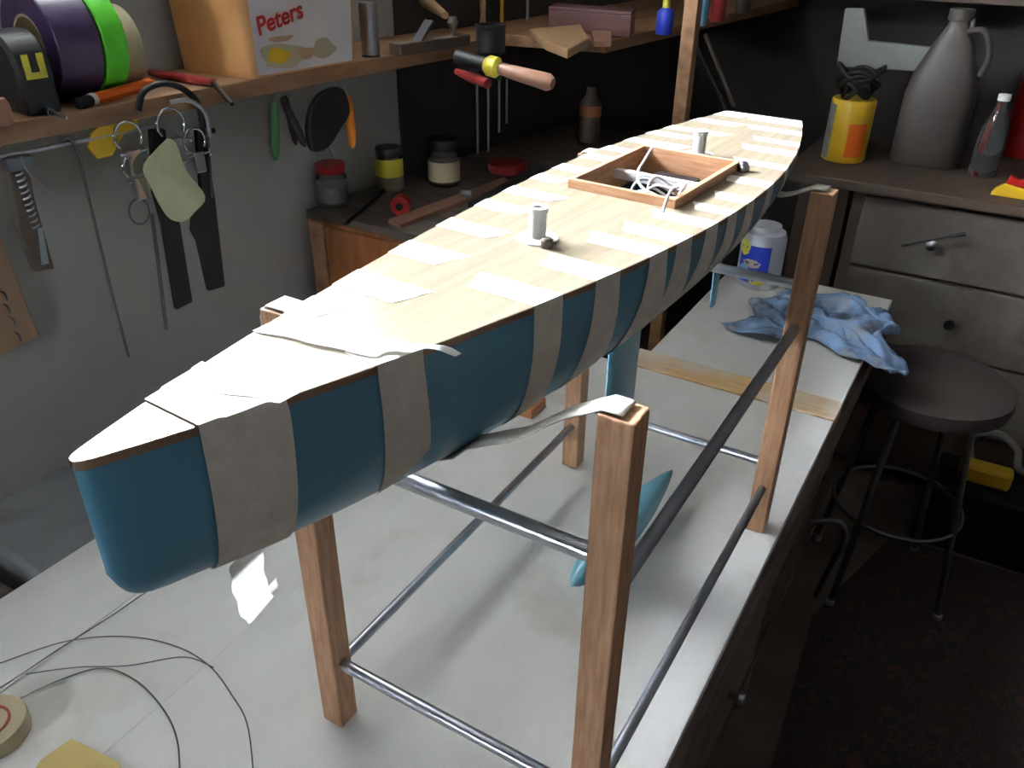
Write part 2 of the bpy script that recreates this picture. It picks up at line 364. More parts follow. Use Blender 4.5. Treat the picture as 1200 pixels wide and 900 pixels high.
for side in (1, -1):                            # thin ply edge all round
    R = []
    for t in ts:
        if t < .0006: continue
        b = beam(t) + .0005
        R.append([hp(side * (b + o), t * LN - (.0009 if t < .01 else 0), zdk(t) + z) for o, z in ((0, -.0002), (.0006, -.0006), (.0006, -.0062), (0, -.0068))])
    MB().rings(R).build('gunwale_strip', 'edge', ya)
mb = MB(); a = zdk(1)
mb.prism([hp(-beam(1), LN, a - .003), hp(beam(1), LN, a - .003), hp(beam(1) * .75, LN, a - .017), hp(-beam(1) * .75, LN, a - .017)], AX * .003)
mb.build('transom', 'tape', ya)
# hatch coaming
CH = .011; cw = .0065
zc = lambda Y: zdk(Y / LN)
def cwall(s0, s1, ya0, ya1, up=CH, dn=.03):
    P = [hp(s, Y, zc(Y) + z) for z in (-dn, up) for s, Y in ((s0, ya0), (s1, ya0), (s1, ya1), (s0, ya1))]
    return MB().add(P, [(0, 3, 2, 1), (4, 5, 6, 7), (0, 1, 5, 4), (1, 2, 6, 5), (2, 3, 7, 6), (3, 0, 4, 7)])
cwall(-HW, HW, H0, H0 + cw).build('hatch_coaming', 'coam', ya, bevel=.0008)
cwall(-HW, HW, H1 - cw, H1).build('hatch_coaming', 'coam', ya, bevel=.0008)
cwall(-HW, -HW + cw, H0 + cw, H1 - cw).build('hatch_coaming', 'coam', ya, bevel=.0008)
cwall(HW - cw, HW, H0 + cw, H1 - cw).build('hatch_coaming', 'coam', ya, bevel=.0008)
cwall(-HW + cw, HW - cw, .775, .785, -.001, .012).build('servo_beam', 'cord', ya)['label'] = 'pale wooden beam across the hatch'
cwall(-.03, .03, .80, .84, -.012, .035).build('servo_tray', 'blk', ya, bevel=.002)
mb = MB()                                       # loops of cord in the hatch
zz = zc(.72) - .004
mb.tube(bez([hp(-.045, .845, zz + .02), hp(-.035, .80, zz + .012), hp(-.02, .755, zz + .012), hp(.0, .72, zz + .008), hp(.03, .70, zz + .004), hp(.05, .715, zz - .004)], 8), .0018, 7)
for cx, cy, rx, ry, dz in ((.02, .725, .03, .028, .004), (.028, .735, .022, .02, .008), (.034, .722, .026, .016, -.002)):
    mb.tube([hp(cx + rx * math.cos(a), cy + ry * math.sin(a), zz + dz + .005 * math.sin(3 * a)) for a in [i / 24 * 2 * PI for i in range(25)]], .0017, 7)
mb.tube(bez([hp(.05, .72, zz + .0), hp(.058, .69, zz + .02), hp(.062, .665, zz + .021), hp(.064, .648, zz + .003)], 8), .0017, 7)
mb.build('cord_loops', 'cord', ya, smooth=60)
# mast fittings
for Y in (.492, .896):
    z = zdk(Y / LN)
    f = MB().lathe([(.021, 0), (.021, .0022), (.018, .003)], hp(0, Y, z), (0, 0, 1), 24).build('mast_fitting', 'white', ya, smooth=40)
    MB().lathe([(.0088, 0), (.0088, .027), (.0105, .0275), (.0105, .032), (.0055, .032), (.005, .01)], hp(0, Y, z + .002), (0, 0, 1), 24).build('mast_tube', 'white', f, smooth=40)
MB().lathe([(.006, 0), (.006, .008), (.004, .010)], hp(.020, .478, zdk(.42)), (0, 0, 1), 12).build('cleat', 'dresd', ya, smooth=40)
MB().lathe([(.007, 0), (.008, .006), (.005, .012), (.0, .013)], hp(HW + .006, .862, zdk(.75)), (0, 0, 1), 14).build('hatch_catch', 'silver', ya, smooth=40)
# fin, bulb, rudder: foil sections
def foil(s0, prof, name, m, par):               # prof: (Ylead, Ytrail, z, thickness)
    R = []
    for a, b, z, th in prof:
        r = []
        for i in range(20):
            u = i / 20 * 2 * PI; x = (1 - math.cos(u)) / 2
            y = th / 2 * (2.6 * math.sqrt(max(x, 0)) * (1 - x)) * (1 if u < PI else -1)
            r.append(hp(s0 + y, a + (b - a) * x, z))
        R.append(r)
    return MB().rings(R).build(name, m, par, smooth=50)
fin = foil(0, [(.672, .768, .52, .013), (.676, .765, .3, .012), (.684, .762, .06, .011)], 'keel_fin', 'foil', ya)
BZ, BY, BL, BR = .060, .785, .35, .030
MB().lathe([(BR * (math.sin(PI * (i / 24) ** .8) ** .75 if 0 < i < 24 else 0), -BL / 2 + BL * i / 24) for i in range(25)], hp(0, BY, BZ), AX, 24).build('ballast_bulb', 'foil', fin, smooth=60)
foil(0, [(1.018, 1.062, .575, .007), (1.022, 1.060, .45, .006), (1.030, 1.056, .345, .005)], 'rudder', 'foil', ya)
# masking tape strips: from deck inner end, over the edge and down the side
def strip(side, ya0, ya1, s_in, slant=0.0, thend=1.5, taper=0.0, m='tape', skew=.012, fan=0.0, lay=0.0, name='masking_tape', lab=None):
    rows = []; NW = 4
    def path(Yc, k):
        # k: 0..1 across the strip width
        pts = []; b = beam(Yc / LN); si = s_in + (k - .5) * -skew * (1 if side > 0 else -1)
        jag = (rnd.random() - .5) * .004
        si = si + jag
        for i in range(7):
            s = si + (b + .0012 - si) * i / 6 if side > 0 else si + (-b - .0012 - si) * i / 6
            Y = Yc + slant * 0 * i
            pts.append(hp(s, Y, zdk(Y / LN) + .0005))
        te = thend - taper * k
        for i in range(14):
            th = .03 + (te - .03) * i / 13
            Y = Yc + slant * (i / 13) + (k - .5) * fan * min(1, i / 5)
            t = min(max(Y / LN, .001), .999)
            pts.append(hsurf(t, th, side, (.0013 if i < 3 else .0009) + lay * (i / 13)))
        return pts
    cols = [path(ya0 + (ya1 - ya0) * k / NW, k / NW) for k in range(NW + 1)]
    n = len(cols[0]); P = [p for c in cols for p in c]; F = []
    for i in range(NW):
        for j in range(n - 1): F.append((i * n + j, i * n + j + 1, (i + 1) * n + j + 1, (i + 1) * n + j))
    o = MB().add(P, F).build(name, m, ya, smooth=60)
    if lab: o['label'] = lab
    return o
for a, b, s in ((.193, .233, .02), (.350, .386, .014), (.431, .468, .036), (.516, .549, .037), (.566, .598, .051), (.628, .657, .055),
                (.682, .708, .082), (.735, .762, .085), (.808, .836, .070), (.893, .917, .048), (.962, .988, .033), (1.012, 1.034, .031), (1.070, 1.092, 0.0), (1.118, 1.150, -.02)):
    strip(1, a, b, s, slant=.012 if a < .6 else 0, thend=1.15 if a < .3 else 1.5, taper=.5 if a < .25 else 0, fan=0 if a < .42 else (.012 if a < .5 else .026), lay=.0006 * (int(a * 100) % 2))
for a, b, s in ((.215, .255, -.035), (.282, .322, -.002), (.372, .412, -.030), (.462, .494, -.036), (.542, .572, -.058), (.606, .634, -.052), (.672, .70, -.082), (.728, .756, -.086), (.795, .822, -.085),
                (.848, .872, -.08), (.905, .932, -.028), (.960, .984, -.04), (1.004, 1.026, -.005), (1.066, 1.090, -.01), (1.120, 1.150, -.02)):
    strip(-1, a, b, s, thend=1.3)
# wide bow band: right around the hull at the stem, over the deck
cols = []
for k in range(7):
    Y = .066 + .058 * k / 6; t = Y / LN; b = beam(t); c = []
    for i in range(16): c.append(hsurf(t, 1.56 - 1.53 * i / 15, -1, .0022))
    for i in range(9): c.append(hp((-b - .0022) + (2 * b + .0044) * i / 8, Y + .004 * math.sin(k * 2), zdk(t) + .0014))
    for i in range(16): c.append(hsurf(t, .03 + 1.53 * i / 15, 1, .0022))
    cols.append(c)
n = len(cols[0]); MB().add([p for c in cols for p in c], [(i * n + j, i * n + j + 1, (i + 1) * n + j + 1, (i + 1) * n + j) for i in range(6) for j in range(n - 1)]).build('masking_tape', 'tape', ya, smooth=60)['label'] = 'widest band wrapped right around the bow'
def scrap(pts, wv, name='tape_flap', m='tape', lab=None, par=None):   # ribbon through points with a width vector
    pts = bez(pts, 6); P = []; nn_ = len(pts)
    for i, p in enumerate(pts):
        w_ = Vector(wv) * (1 + .06 * math.sin(i * .9)) * (1 - .45 * i / nn_)
        P += [p - w_ / 2, p + w_ / 2 + Vector((0, 0, .0006 * math.sin(i)))]
    o = MB().add(P, [(2 * i, 2 * i + 1, 2 * i + 3, 2 * i + 2) for i in range(nn_ - 1)]).build(name, m, par or ya, smooth=60)
    if lab: o['label'] = lab
    return o
tb = .095 / LN; kz = zdk(tb) - TD - dep(tb)
scrap([hp(.004, .098, kz - .0005), hp(.006, .094, kz - .012), hp(.008, .092, kz - .03), hp(.009, .093, kz - .05), hp(.006, .100, kz - .062), hp(.0, .110, kz - .062), hp(-.003, .114, kz - .055)], NX * -.010 + AX * .040, lab='torn tape end hanging under the bow', m='tape_w')
scrap([hp(.02, .208, zdk(.18) + .0016), hp(.045, .213, zdk(.18) + .002), hp(.060, .222, zdk(.18) + .0035), hp(.074, .236, zdk(.19) + .003), hp(.088, .247, zdk(.2) - .004)], AX * .013, lab='curled tape end lifting off the deck edge', m='tape_w')
scrap([hp(-.022, .105, zdk(.1) + .0022), hp(.0, .110, zdk(.1) + .0026), hp(.025, .118, zdk(.1) + .0026), hp(.046, .122, zdk(.1) + .002)], AX * .03, m='tape_w')
scrap([hp(-.055, .195, zdk(.18) + .0020), hp(-.02, .20, zdk(.18) + .0028), hp(.02, .205, zdk(.18) + .0028), hp(.05, .21, zdk(.18) + .002)], AX * .036, m='tape_w')
# slings: strap from post top under the hull to the opposite post top
def sling(y, ytilt=0):
    # hull section at world row y
    pts = []
    def at(th, side):
        t = .3
        for _ in range(8):
            p = hsurf(t, th, side, .003); t += (y - p.y) / LN
        return hsurf(t, th, side, .003)
    zp = PH + .002
    pts += [Vector((-HS - .004, y, PH - .05)), Vector((-HS - .003, y, PH - .01)), Vector((-HS * .6, y, zp + .001)), Vector((HS * .8, y, zp + .001))]
    a = at(.9, -1); pts += [Vector((HS + .02, y, zp - .012)).lerp(a, .1), Vector((HS, y, zp)).lerp(a, .6) - Vector((0, 0, .006))]
    for th, sd in ((.9, -1), (1.15, -1), (1.4, -1), (1.4, 1), (1.15, 1), (.9, 1)): pts.append(at(th, sd))
    a = at(.9, 1); pts += [Vector((W - HS, y, zp)).lerp(a, .6) - Vector((0, 0, .006)), Vector((W - HS - .02, y, zp - .012)).lerp(a, .1)]
    pts += [Vector((W - HS * .8, y, zp + .001)), Vector((W + HS * .3, y, zp + .001))]
    c = []
    for i in range(len(pts) - 1):
        for k in range(3): c.append(pts[i].lerp(pts[i + 1], k / 3))
    c.append(pts[-1]); P = []
    for p in c: P += [p + Vector((0, -.013, 0)), p + Vector((0, .013, 0))]
    o = MB().add(P, [(2 * i, 2 * i + 1, 2 * i + 3, 2 * i + 2) for i in range(len(c) - 1)]).build('sling', 'tape', st, smooth=80)
    so = o.modifiers.new('thick', 'SOLIDIFY'); so.thickness = .0012; so.offset = 0
sling(0); sling(L)

# ================================================================ ON THE BENCH
# wire coil
mb = MB()
def bl(pts, z=.0015): return bez([U(x, y, z) for x, y in pts], 10)
mb.tube(bl([(-60, 800), (0, 777), (80, 751), (150, 746), (205, 757), (245, 780), (272, 815), (290, 850), (298, 920)]), .0009, 6)
mb.tube(bl([(20, 820), (70, 797), (120, 783), (160, 798), (192, 832), (208, 870), (211, 930)], .0032), .0011, 6)
mb.tube(bl([(30, 790), (90, 782), (150, 780), (215, 770), (250, 782)], .005), .0008, 6)
mb.tube(bl([(-40, 830), (13, 798), (70, 760), (130, 722), (165, 698), (230, 655)], .007), .0012, 6)
tag(mb.build('wire_coil', 'wire', base=U(150, 800, 0), smooth=60), 'springy coil of thin dark wire lying at the near left of the bench', 'wire')
c = U(-8, 862, 0)
tr = thing('tape_roll', 'cream tape roll with a dark red core lying flat on the bench', 'tape roll', c)
MB().lathe([(.026, 0), (.043, 0), (.044, .002), (.044, .022), (.043, .024), (.026, .024)], c, n=40).build('tape', 'crm', tr, smooth=40)
MB().rings([[c + Vector((r * math.cos(2 * PI * j / 40), r * math.sin(2 * PI * j / 40), h)) for j in range(40)] for r, h in ((.026, 0), (.026, .0255), (.0228, .0255), (.0228, 0), (.026, 0))], caps=False).build('core', 'dred', tr, smooth=40)
P = [U(84, 865, .004), U(140, 893, .004), U(150, 935, .004), U(20, 935, .004), U(48, 890, .004)]
tag(MB().prism(P, (0, 0, -.0035)).build('card', 'card', base=U(90, 900, 0), bevel=.0005), 'small yellow-brown card on the bench beside the wire coil', 'card')
# offcut block at the back of the near bench
c = U(612, 478, 0)
tag(MB().box(c + Vector((-.045, -.03, 0)), c + Vector((.04, .03, .022))).build('wood_offcut', 'cab', base=c, bevel=.002), 'small dark orange wood offcut on the bench behind the hull', 'offcut')
# white bottle with blue label
c = Vector((.045, 1.70, 0))
jg = thing('cleaner_jug', 'white plastic tub with a blue and yellow label on the bench far end', 'jug', c)
MB().lathe([(.055, 0), (.060, .004), (.060, .135), (.054, .152), (.040, .158), (.040, .170), (.0, .171)], c, n=36).build('body', 'jug', jg, smooth=40)
def patch(cx, r, a0, a1, z0, z1, name, m, par, shape=None, lab=None):   # curved label patch round a vertical cylinder
    P = []; F = []; na, nz_ = 12, 6
    if shape:                                     # blob: (ca, cz, ra, rz)
        P.append(cx + Vector((r * math.cos(shape[0]), r * math.sin(shape[0]), shape[1])))
        for i in range(20):
            a = shape[0] + shape[2] * math.cos(i / 20 * 2 * PI) * (1 + .15 * math.sin(i * 2.2)); z = shape[1] + shape[3] * math.sin(i / 20 * 2 * PI)
            P.append(cx + Vector((r * math.cos(a), r * math.sin(a), z)))
        F = [(0, 1 + i, 1 + (i + 1) % 20) for i in range(20)]
    else:
        for i in range(na + 1):
            a = a0 + (a1 - a0) * i / na
            for j in range(nz_ + 1): P.append(cx + Vector((r * math.cos(a), r * math.sin(a), z0 + (z1 - z0) * j / nz_)))
        F = [(i * (nz_ + 1) + j, (i + 1) * (nz_ + 1) + j, (i + 1) * (nz_ + 1) + j + 1, i * (nz_ + 1) + j + 1) for i in range(na) for j in range(nz_)]
    o = MB().add(P, F).build(name, m, par, smooth=60)
    if lab: o['label'] = lab
    return o
ca = math.atan2(CAM.y - c.y, CAM.x - c.x) - .35
lb = patch(c, .0606, ca - .75, ca + .75, .02, .125, 'label', 'blue', jg)
patch(c, .0612, 0, 0, 0, 0, 'print', 'yel2', lb, (ca - .5, .115, .3, .022))
patch(c, .0615, 0, 0, 0, 0, 'print', 'crm', lb, (ca - .05, .075, .42, .012))
patch(c, .0612, 0, 0, 0, 0, 'print', 'yel2', lb, (ca + .35, .034, .42, .018))
patch(c, .0611, 0, 0, 0, 0, 'print', 'lblue', lb, (ca - .4, .05, .3, .02))
# blue rag
cx, cy = .265, 1.535
NU, NV = 60, 46; P = []
for i in range(NU):
    for j in range(NV):
        u = i / (NU - 1) * 2 - 1; v = j / (NV - 1) * 2 - 1
        k = 1 + .16 * math.sin(3.1 * u + 2 * v) + .1 * math.sin(5 * v - u)
        x = cx + .165 * u * k + .02 * math.sin(7 * v); y = cy + .155 * v * k + .0 * u + .02 * math.sin(6 * u + 1)
        nv = noise.noise(Vector((u * 2.6, v * 3.4, .3))); n2 = noise.noise(Vector((u * 6, v * 6.5, 2.1)))
        z = .006 + .05 * abs(nv) ** .8 * (1 - .55 * max(abs(u), abs(v)) ** 4) + .016 * abs(n2)
        if x > BX + .004: z -= (x - BX - .004) * .35
        P.append((x, y, z))
F = [(i * NV + j, (i + 1) * NV + j, (i + 1) * NV + j + 1, i * NV + j + 1) for i in range(NU - 1) for j in range(NV - 1)]
o = MB().add(P, F).build('rag', 'rag', base=(cx, cy, 0), smooth=180)
so = o.modifiers.new('thick', 'SOLIDIFY'); so.thickness = .0015; so.offset = 1
tag(o, 'crumpled blue and grey rag at the far end of the white bench', 'rag')

# ================================================================ LEFT SHELF AND ITS ITEMS
SZ0, SZ1 = .602, .632
SD = .205                                       # how far the shelf reaches from the wall
mb = MB(); mb.prism([wl(-.8, .003, SZ0), wl(1.4, .003, SZ0), wl(1.4, SD, SZ0), wl(-.8, SD, SZ0)], (0, 0, SZ1 - SZ0))
sh = tag(mb.build('wall_shelf', 'shelf', base=wl(.3, 0, SZ0), bevel=.002), 'long timber shelf along the white wall above the hanging tools', 'shelf')
mb = MB(); mb.prism([wl(1.41, .003, SZ0 - .004), wl(3.0, .003, SZ0 - .004), (-.24, 2.84, SZ0 - .004), (-.36, 1.47, SZ0 - .004)], (0, 0, .028))
tag(mb.build('deep_shelf', 'shelf', base=wl(1.9, 0, SZ0), bevel=.002), 'deeper brown shelf board in the dark beyond the long wall shelf', 'shelf')
# rail of steel rod under the shelf edge
rl = thing('tool_rail', 'thin steel rail under the near part of the wall shelf', 'rail', wl(.3, .19, .56))
RO = .195
MB().tube([wl(-.6, RO, .585), wl(.43, RO, .585)], .0035, 8).build('rod', 'chrome', rl, smooth=60)
for a in (-.3, .05, .4): MB().tube([wl(a, RO, .585), wl(a, RO, .602)], .003, 8).build('bracket', 'chrome', rl)

def SU(px, py, h=0): return U(px, py, SZ1 + h)
# tape rolls standing on their rims, axis along the shelf
def roll(px0, px1, py, r, name_m, label, core='dull'):
    a = U(px0, py, SZ1 + .0); b = U(px1, py, SZ1 + .0)
    q = thing('tape_roll', label, 'tape roll', a.lerp(b, .5), 0, 'rolls of tape on the wall shelf')
    return q
def roll2(a0, a1, off, r, m, label, n=44):
    c0 = wl(a0, off, SZ1 + r); w_ = a1 - a0
    q = thing('tape_roll', label, 'tape roll', wl((a0 + a1) / 2, off, SZ1), 0, 'rolls of tape on the wall shelf')
    MB().lathe([(r * .55, 0), (r - .002, 0), (r, .002), (r, w_ - .002), (r - .002, w_), (r * .55, w_)], c0, WA, n, caps=False).build('tape', m, q, smooth=40)
    MB().lathe([(r * .55, 0), (r * .55, w_), (r * .5, w_), (r * .5, 0), (r * .55, 0)], c0, WA, n, caps=False).build('core', 'crm', q, smooth=40)
roll2(.305, .375, .105, .084, 'pur', 'shiny dark purple tape roll standing next to the bright green one')
roll2(.378, .418, .105, .084, 'grn', 'bright lime green tape roll standing on the wall shelf')
roll2(.425, .465, .090, .066, 'crm', 'cream masking tape roll between the green roll and the ice cream tub')
# tape measure
tm = thing('tape_measure', 'black tape measure with yellow markings at the left end of the shelf', 'tape measure', wl(.26, .14, SZ1))
c = wl(.262, .135, SZ1 + .058)
MB().lathe([(.001, -.028), (.052, -.028), (.058, -.022), (.058, .022), (.052, .028), (.001, .028)], c, WA, 36).build('case', 'blk', tm, smooth=40)
MB().obox(c + WN * .022 + Vector((0, 0, -.031)), WN * .034, WA * .026, (0, 0, .027)).build('base_block', 'blk', tm, bevel=.004)
for da in (-.011, .011):
    MB().obox(c + WN * .0578 + WA * da + Vector((0, 0, .012)), WN * .0015, WA * .0045, (0, 0, .016)).build('yellow_mark', 'yel2', tm)
MB().obox(c + WN * .0575 + Vector((0, 0, -.002)), WN * .0018, WA * .0155, (0, 0, .0045)).build('yellow_mark', 'yel2', tm)
# ice cream tub: taper box
A, B, C_ = SU(183, 80), SU(296, 93), SU(418, 72)
ux = (C_ - B); uy = (A - B); uy = uy.normalized() * .17; ux = ux.normalized() * ux.length
tub = thing('ice_cream_tub', 'large ice cream tub with orange side and red lettering on the shelf', 'tub', B + (ux + uy) / 2)
def frust(b, ux, uy, h, fl=.05, r=.012, z0=0):
    R_ = []
    for k in (0, 1):
        g = 1 + fl * k; cen = b + (ux + uy) / 2; ax = ux / 2 * g; ay = uy / 2 * g; ring = []
        for sx, sy, a0 in ((1, 1, 0), (-1, 1, 90), (-1, -1, 180), (1, -1, 270)):
            for i in range(5):
                a = math.radians(a0 + i * 22.5)
                ring.append(cen + ax * (sx - sx * r / ax.length) + ay * (sy - sy * r / ay.length) + ax.normalized() * r * math.cos(a) + ay.normalized() * r * math.sin(a) + Vector((0, 0, z0 + h * k)))
        R_.append(ring)
    return R_
MB().rings(frust(B, ux, uy, .16)).build('body', 'tubo', tub, smooth=50)
MB().rings(frust(B - ux * .04 - uy * .04 + Vector((0, 0, .16)), ux * 1.08, uy * 1.08, .014, 0)).build('lid', 'tubo', tub, smooth=50)
zf = Vector((0, 0, 1)); fn = Vector((-uy.x, -uy.y, 0)).normalized(); un = ux.normalized(); flv = .05 * uy.length / 2
# printed wrapper on the front face
def fpt(u, v, off=.0012): return B + ux * u + fn * (flv * v / .16 + off) + zf * v + ux * (.05 * (u - .5) * v / .16)
fr = MB().add([fpt(.05, .004), fpt(.95, .004), fpt(.95, .156), fpt(.05, .156)], [(0, 1, 2, 3)]).build('printed_front', 'tubw', tub)
def blob(u, v, ru, rv, m, nm='fruit_print', k=0, off=.0018):
    P = [fpt(u + ru * math.cos(a) * (1 + .2 * math.sin(3 * a + k)), v + rv * math.sin(a) * (1 + .2 * math.cos(2 * a + k)), off) for a in [i / 24 * 2 * PI for i in range(24)]]
    return MB().add(P, [tuple(range(24))]).build(nm, m, fr)
blob(.28, .032, .2, .024, 'crm', k=1); blob(.24, .034, .10, .013, 'yel', k=2, off=.0022); blob(.50, .03, .07, .012, 'hwood', off=.0024); blob(.66, .035, .12, .016, 'crm', k=3)
blob(.28, .062, .10, .006, 'hwood', off=.0022)
tilt = math.radians(12)
xa = (un * math.cos(tilt) + zf * math.sin(tilt)); ya_ = (-un * math.sin(tilt) + zf * math.cos(tilt))
T4 = Matrix.Identity(4)
for i_, v_ in enumerate((xa, ya_, xa.cross(ya_))):
    for r_ in range(3): T4[r_][i_] = v_[r_]
o_ = fpt(.09, .072, .003); T4[0][3], T4[1][3], T4[2][3] = o_
fontmesh('Peters', .043, 'lettering', 'red', fr, T4, shear=.15)['label'] = 'red slanted lettering'

def pline(pts, off): return [Wp(x, y, off) for x, y in pts]
# orange tube with black-and-white cap
a, b = SU(92, 122, .008), SU(176, 98, .008); g = thing('craft_knife', 'orange and red craft knife with a dark cap on the shelf edge', 'knife', a.lerp(b, .5) - Vector((0, 0, .008)))
MB().tube([a.lerp(b, .18), b], .010, 8).build('handle', 'orange', g, smooth=30)
MB().tube([a, a.lerp(b, .18)], .009, 12).build('cap', 'blk', g, smooth=40)
MB().tube([a.lerp(b, .15), a.lerp(b, .2)], .0108, 12).build('collar', 'white', g, smooth=40)
a, b = SU(176, 85, .008), SU(250, 97, .008); g = thing('scraper', 'dark red handled scraper with a black blade jutting over the shelf edge', 'scraper', a.lerp(b, .5) - Vector((0, 0, .008)))
MB().tube([a, a.lerp(b, .5), b], [.006, .008, .007], 12).build('handle', 'dred', g, smooth=40)
MB().tube([b, U(272, 122, SZ1 + .004)], [.005, .003], 8).build('blade', 'blk', g, smooth=40)
a, b = SU(22, 118, .006), SU(78, 138, .006); g = thing('nail_punch', 'grey steel punch lying on the shelf below the tape measure', 'punch', a.lerp(b, .5) - Vector((0, 0, .006)))
MB().tube([a, a.lerp(b, .7)], .006, 10).build('shank', 'dsteel', g, smooth=40); MB().tube([a.lerp(b, .7), b], [.0045, .002], 10).build('tip', 'silver', g, smooth=40)
a = SU(5, 146, 0); g = MB().lathe([(.012, 0), (.014, .005), (.014, .028), (.010, .036), (0, .038)], a, n=20).build('wooden_handle', 'hwood2', smooth=40, base=a)  # rounded wooden tool handle standing on end
tag(g, 'rounded pinkish wooden handle at the extreme left of the shelf', 'handle')
a = SU(68, 108, .010); tag(MB().obox(a, WA * .02, WN * .012, (0, 0, .010)).build('clip', 'orange', bevel=.003, base=a - Vector((0, 0, .01))), 'small orange clip between the tape measure and the orange knife', 'clip')
# silver can
a = SU(435, 66); can = thing('drink_can', 'silver cylindrical can beside the ice cream tub', 'can', a)
MB().lathe([(.017, 0), (.019, .003), (.019, .10), (.017, .104), (0, .104)], a, n=28).build('body', 'silver', can, smooth=40)

MB().lathe([(.0192, .0), (.0192, .004)], a + Vector((0, 0, .0)), n=28).build('rim', 'blk', can, smooth=40)
# wooden-bodied plane and spokeshave beyond the can
a, b = SU(462, 58, .012), SU(545, 46, .012)
g = thing('block_plane', 'dark block plane with a brown wooden body beside the can', 'plane', a.lerp(b, .5) - Vector((0, 0, .012)))
d = (b - a).normalized(); s_ = Vector((-d.y, d.x, 0))
MB().obox(a.lerp(b, .5), d * (b - a).length / 2, s_ * .018, (0, 0, .012)).build('sole', 'dresd', g, bevel=.003)
MB().obox(a.lerp(b, .4) + Vector((0, 0, .028)), (d + Vector((0, 0, 1))).normalized() * .028, s_ * .013, (d - Vector((0, 0, 1))).normalized() * .003).build('iron', 'dsteel', g)
MB().lathe([(.008, 0), (.006, .012), (.013, .026), (.009, .038), (0, .04)], a.lerp(b, .82) + Vector((0, 0, .012)), n=18).build('front_knob', 'dresd', g, smooth=40)
a = U(478, -14, SZ1 + .085); b = U(522, 18, SZ1 + .055)
g = thing('file_handle', 'pale tapered wooden file handle lying over the block plane', 'file', a.lerp(b, .5))
MB().tube([a, a.lerp(b, .5), b], [.014, .016, .008], 16).build('handle', 'hwood', g, smooth=40)
MB().tube([a + (a - b).normalized() * .03, a], [.010, .0145], 16).build('ferrule', 'orange', g, smooth=40)
# bundle of handles standing at the shelf corner
for k, (px, py, h, r, m, lab) in enumerate(((566, 30, .07, .009, 'hwood', 'light wooden handle standing on end near the dark tool tin'), (588, 26, .09, .006, 'yel', 'yellow handled pick standing beside the light wooden handle'), (618, 24, .08, .005, 'dull', 'thin pale rod standing left of the maroon case'))):
    a = SU(px, py); g = thing('standing_tool', lab, 'tool', a)
    MB().lathe([(r * .7, 0), (r, h * .1), (r * .8, h * .4), (r, h * .8), (r * .6, h), (0, h)], a, n=14).build('handle', m, g, smooth=40)
    MB().lathe([(r * .3, h), (r * .3, h + .05), (0, h + .055)], a, n=8).build('shank', 'dsteel', g)
a = U(575, 62, SZ1); tag(MB().lathe([(.028, 0), (.032, .004), (.032, .05), (.034, .052), (.034, .058), (.029, .058), (.029, .01)], a, n=24).build('tool_tin', 'blk', smooth=40, base=a), 'black tin on the shelf corner behind the yellow ringed handle', 'tin')
# chisel with yellow ring lying out from shelf
a, b = U(535, 66, .66), U(648, 98, .63)
g = thing('large_chisel', 'black tool with a yellow ring and pinkish wooden handle at the shelf end', 'chisel', a.lerp(b, .5))
MB().tube([a, a.lerp(b, .32)], .013, 14).build('shaft', 'blk', g, smooth=40)
MB().tube([a.lerp(b, .31), a.lerp(b, .35), a.lerp(b, .43), a.lerp(b, .46)], [.013, .019, .019, .012], 20).build('ring', 'yel2', g, smooth=40)
MB().tube([a.lerp(b, .46), a.lerp(b, .6), a.lerp(b, .95), b], [.010, .013, .016, .010], 16).build('handle', 'hwood2', g, smooth=40)
# four hanging screwdrivers
for k, (px, y0, y1) in enumerate(((559, 98, 180), (572, 98, 178), (585, 94, 155), (594, 92, 145))):
    a, b = Wp(px, y0, .26), Wp(px - 1, y1, .26); b = Vector((a.x, a.y, b.z))
    g = thing('screwdriver', ['hanging screwdriver with the leftmost long silver shank', 'hanging screwdriver with the second long silver shank', 'hanging screwdriver with the third, shorter silver shank', 'hanging screwdriver with the rightmost and shortest silver shank'][k], 'screwdriver', b, 0, 'screwdrivers hanging from the shelf corner')
    MB().tube([a, b], .0028, 10).build('shank', 'silver', g, smooth=40)
    MB().tube([a + Vector((0, 0, .028)), a + Vector((0, 0, .018)), a], [.006, .008, .006], 10).build('handle', ['dred', 'blk', 'grnh', 'blk'][k], g, smooth=40)
a = Wp(574, 90, .26); g = thing('screwdriver_rack', 'dark rack bar holding the four screwdrivers at the shelf corner', 'rack', a)
MB().obox(Vector((a.x, a.y, a.z + .02)), WA * .06, WN * .014, (0, 0, .004)).build('bar', 'blk', g)
MB().tube([wl(1.40, .1, a.z + .02), a + Vector((0, 0, .02))], .005, 8).build('bracket', 'blk', g)
a, b = U(535, 84, .625), U(572, 98, .62)  # separate pliers grip near the rack, parented to it
MB().tube([a, a.lerp(b, .5), b], [.006, .010, .009], 12).build('grip', 'dred', g, smooth=40)['label'] = 'crimson rubber pliers grip'
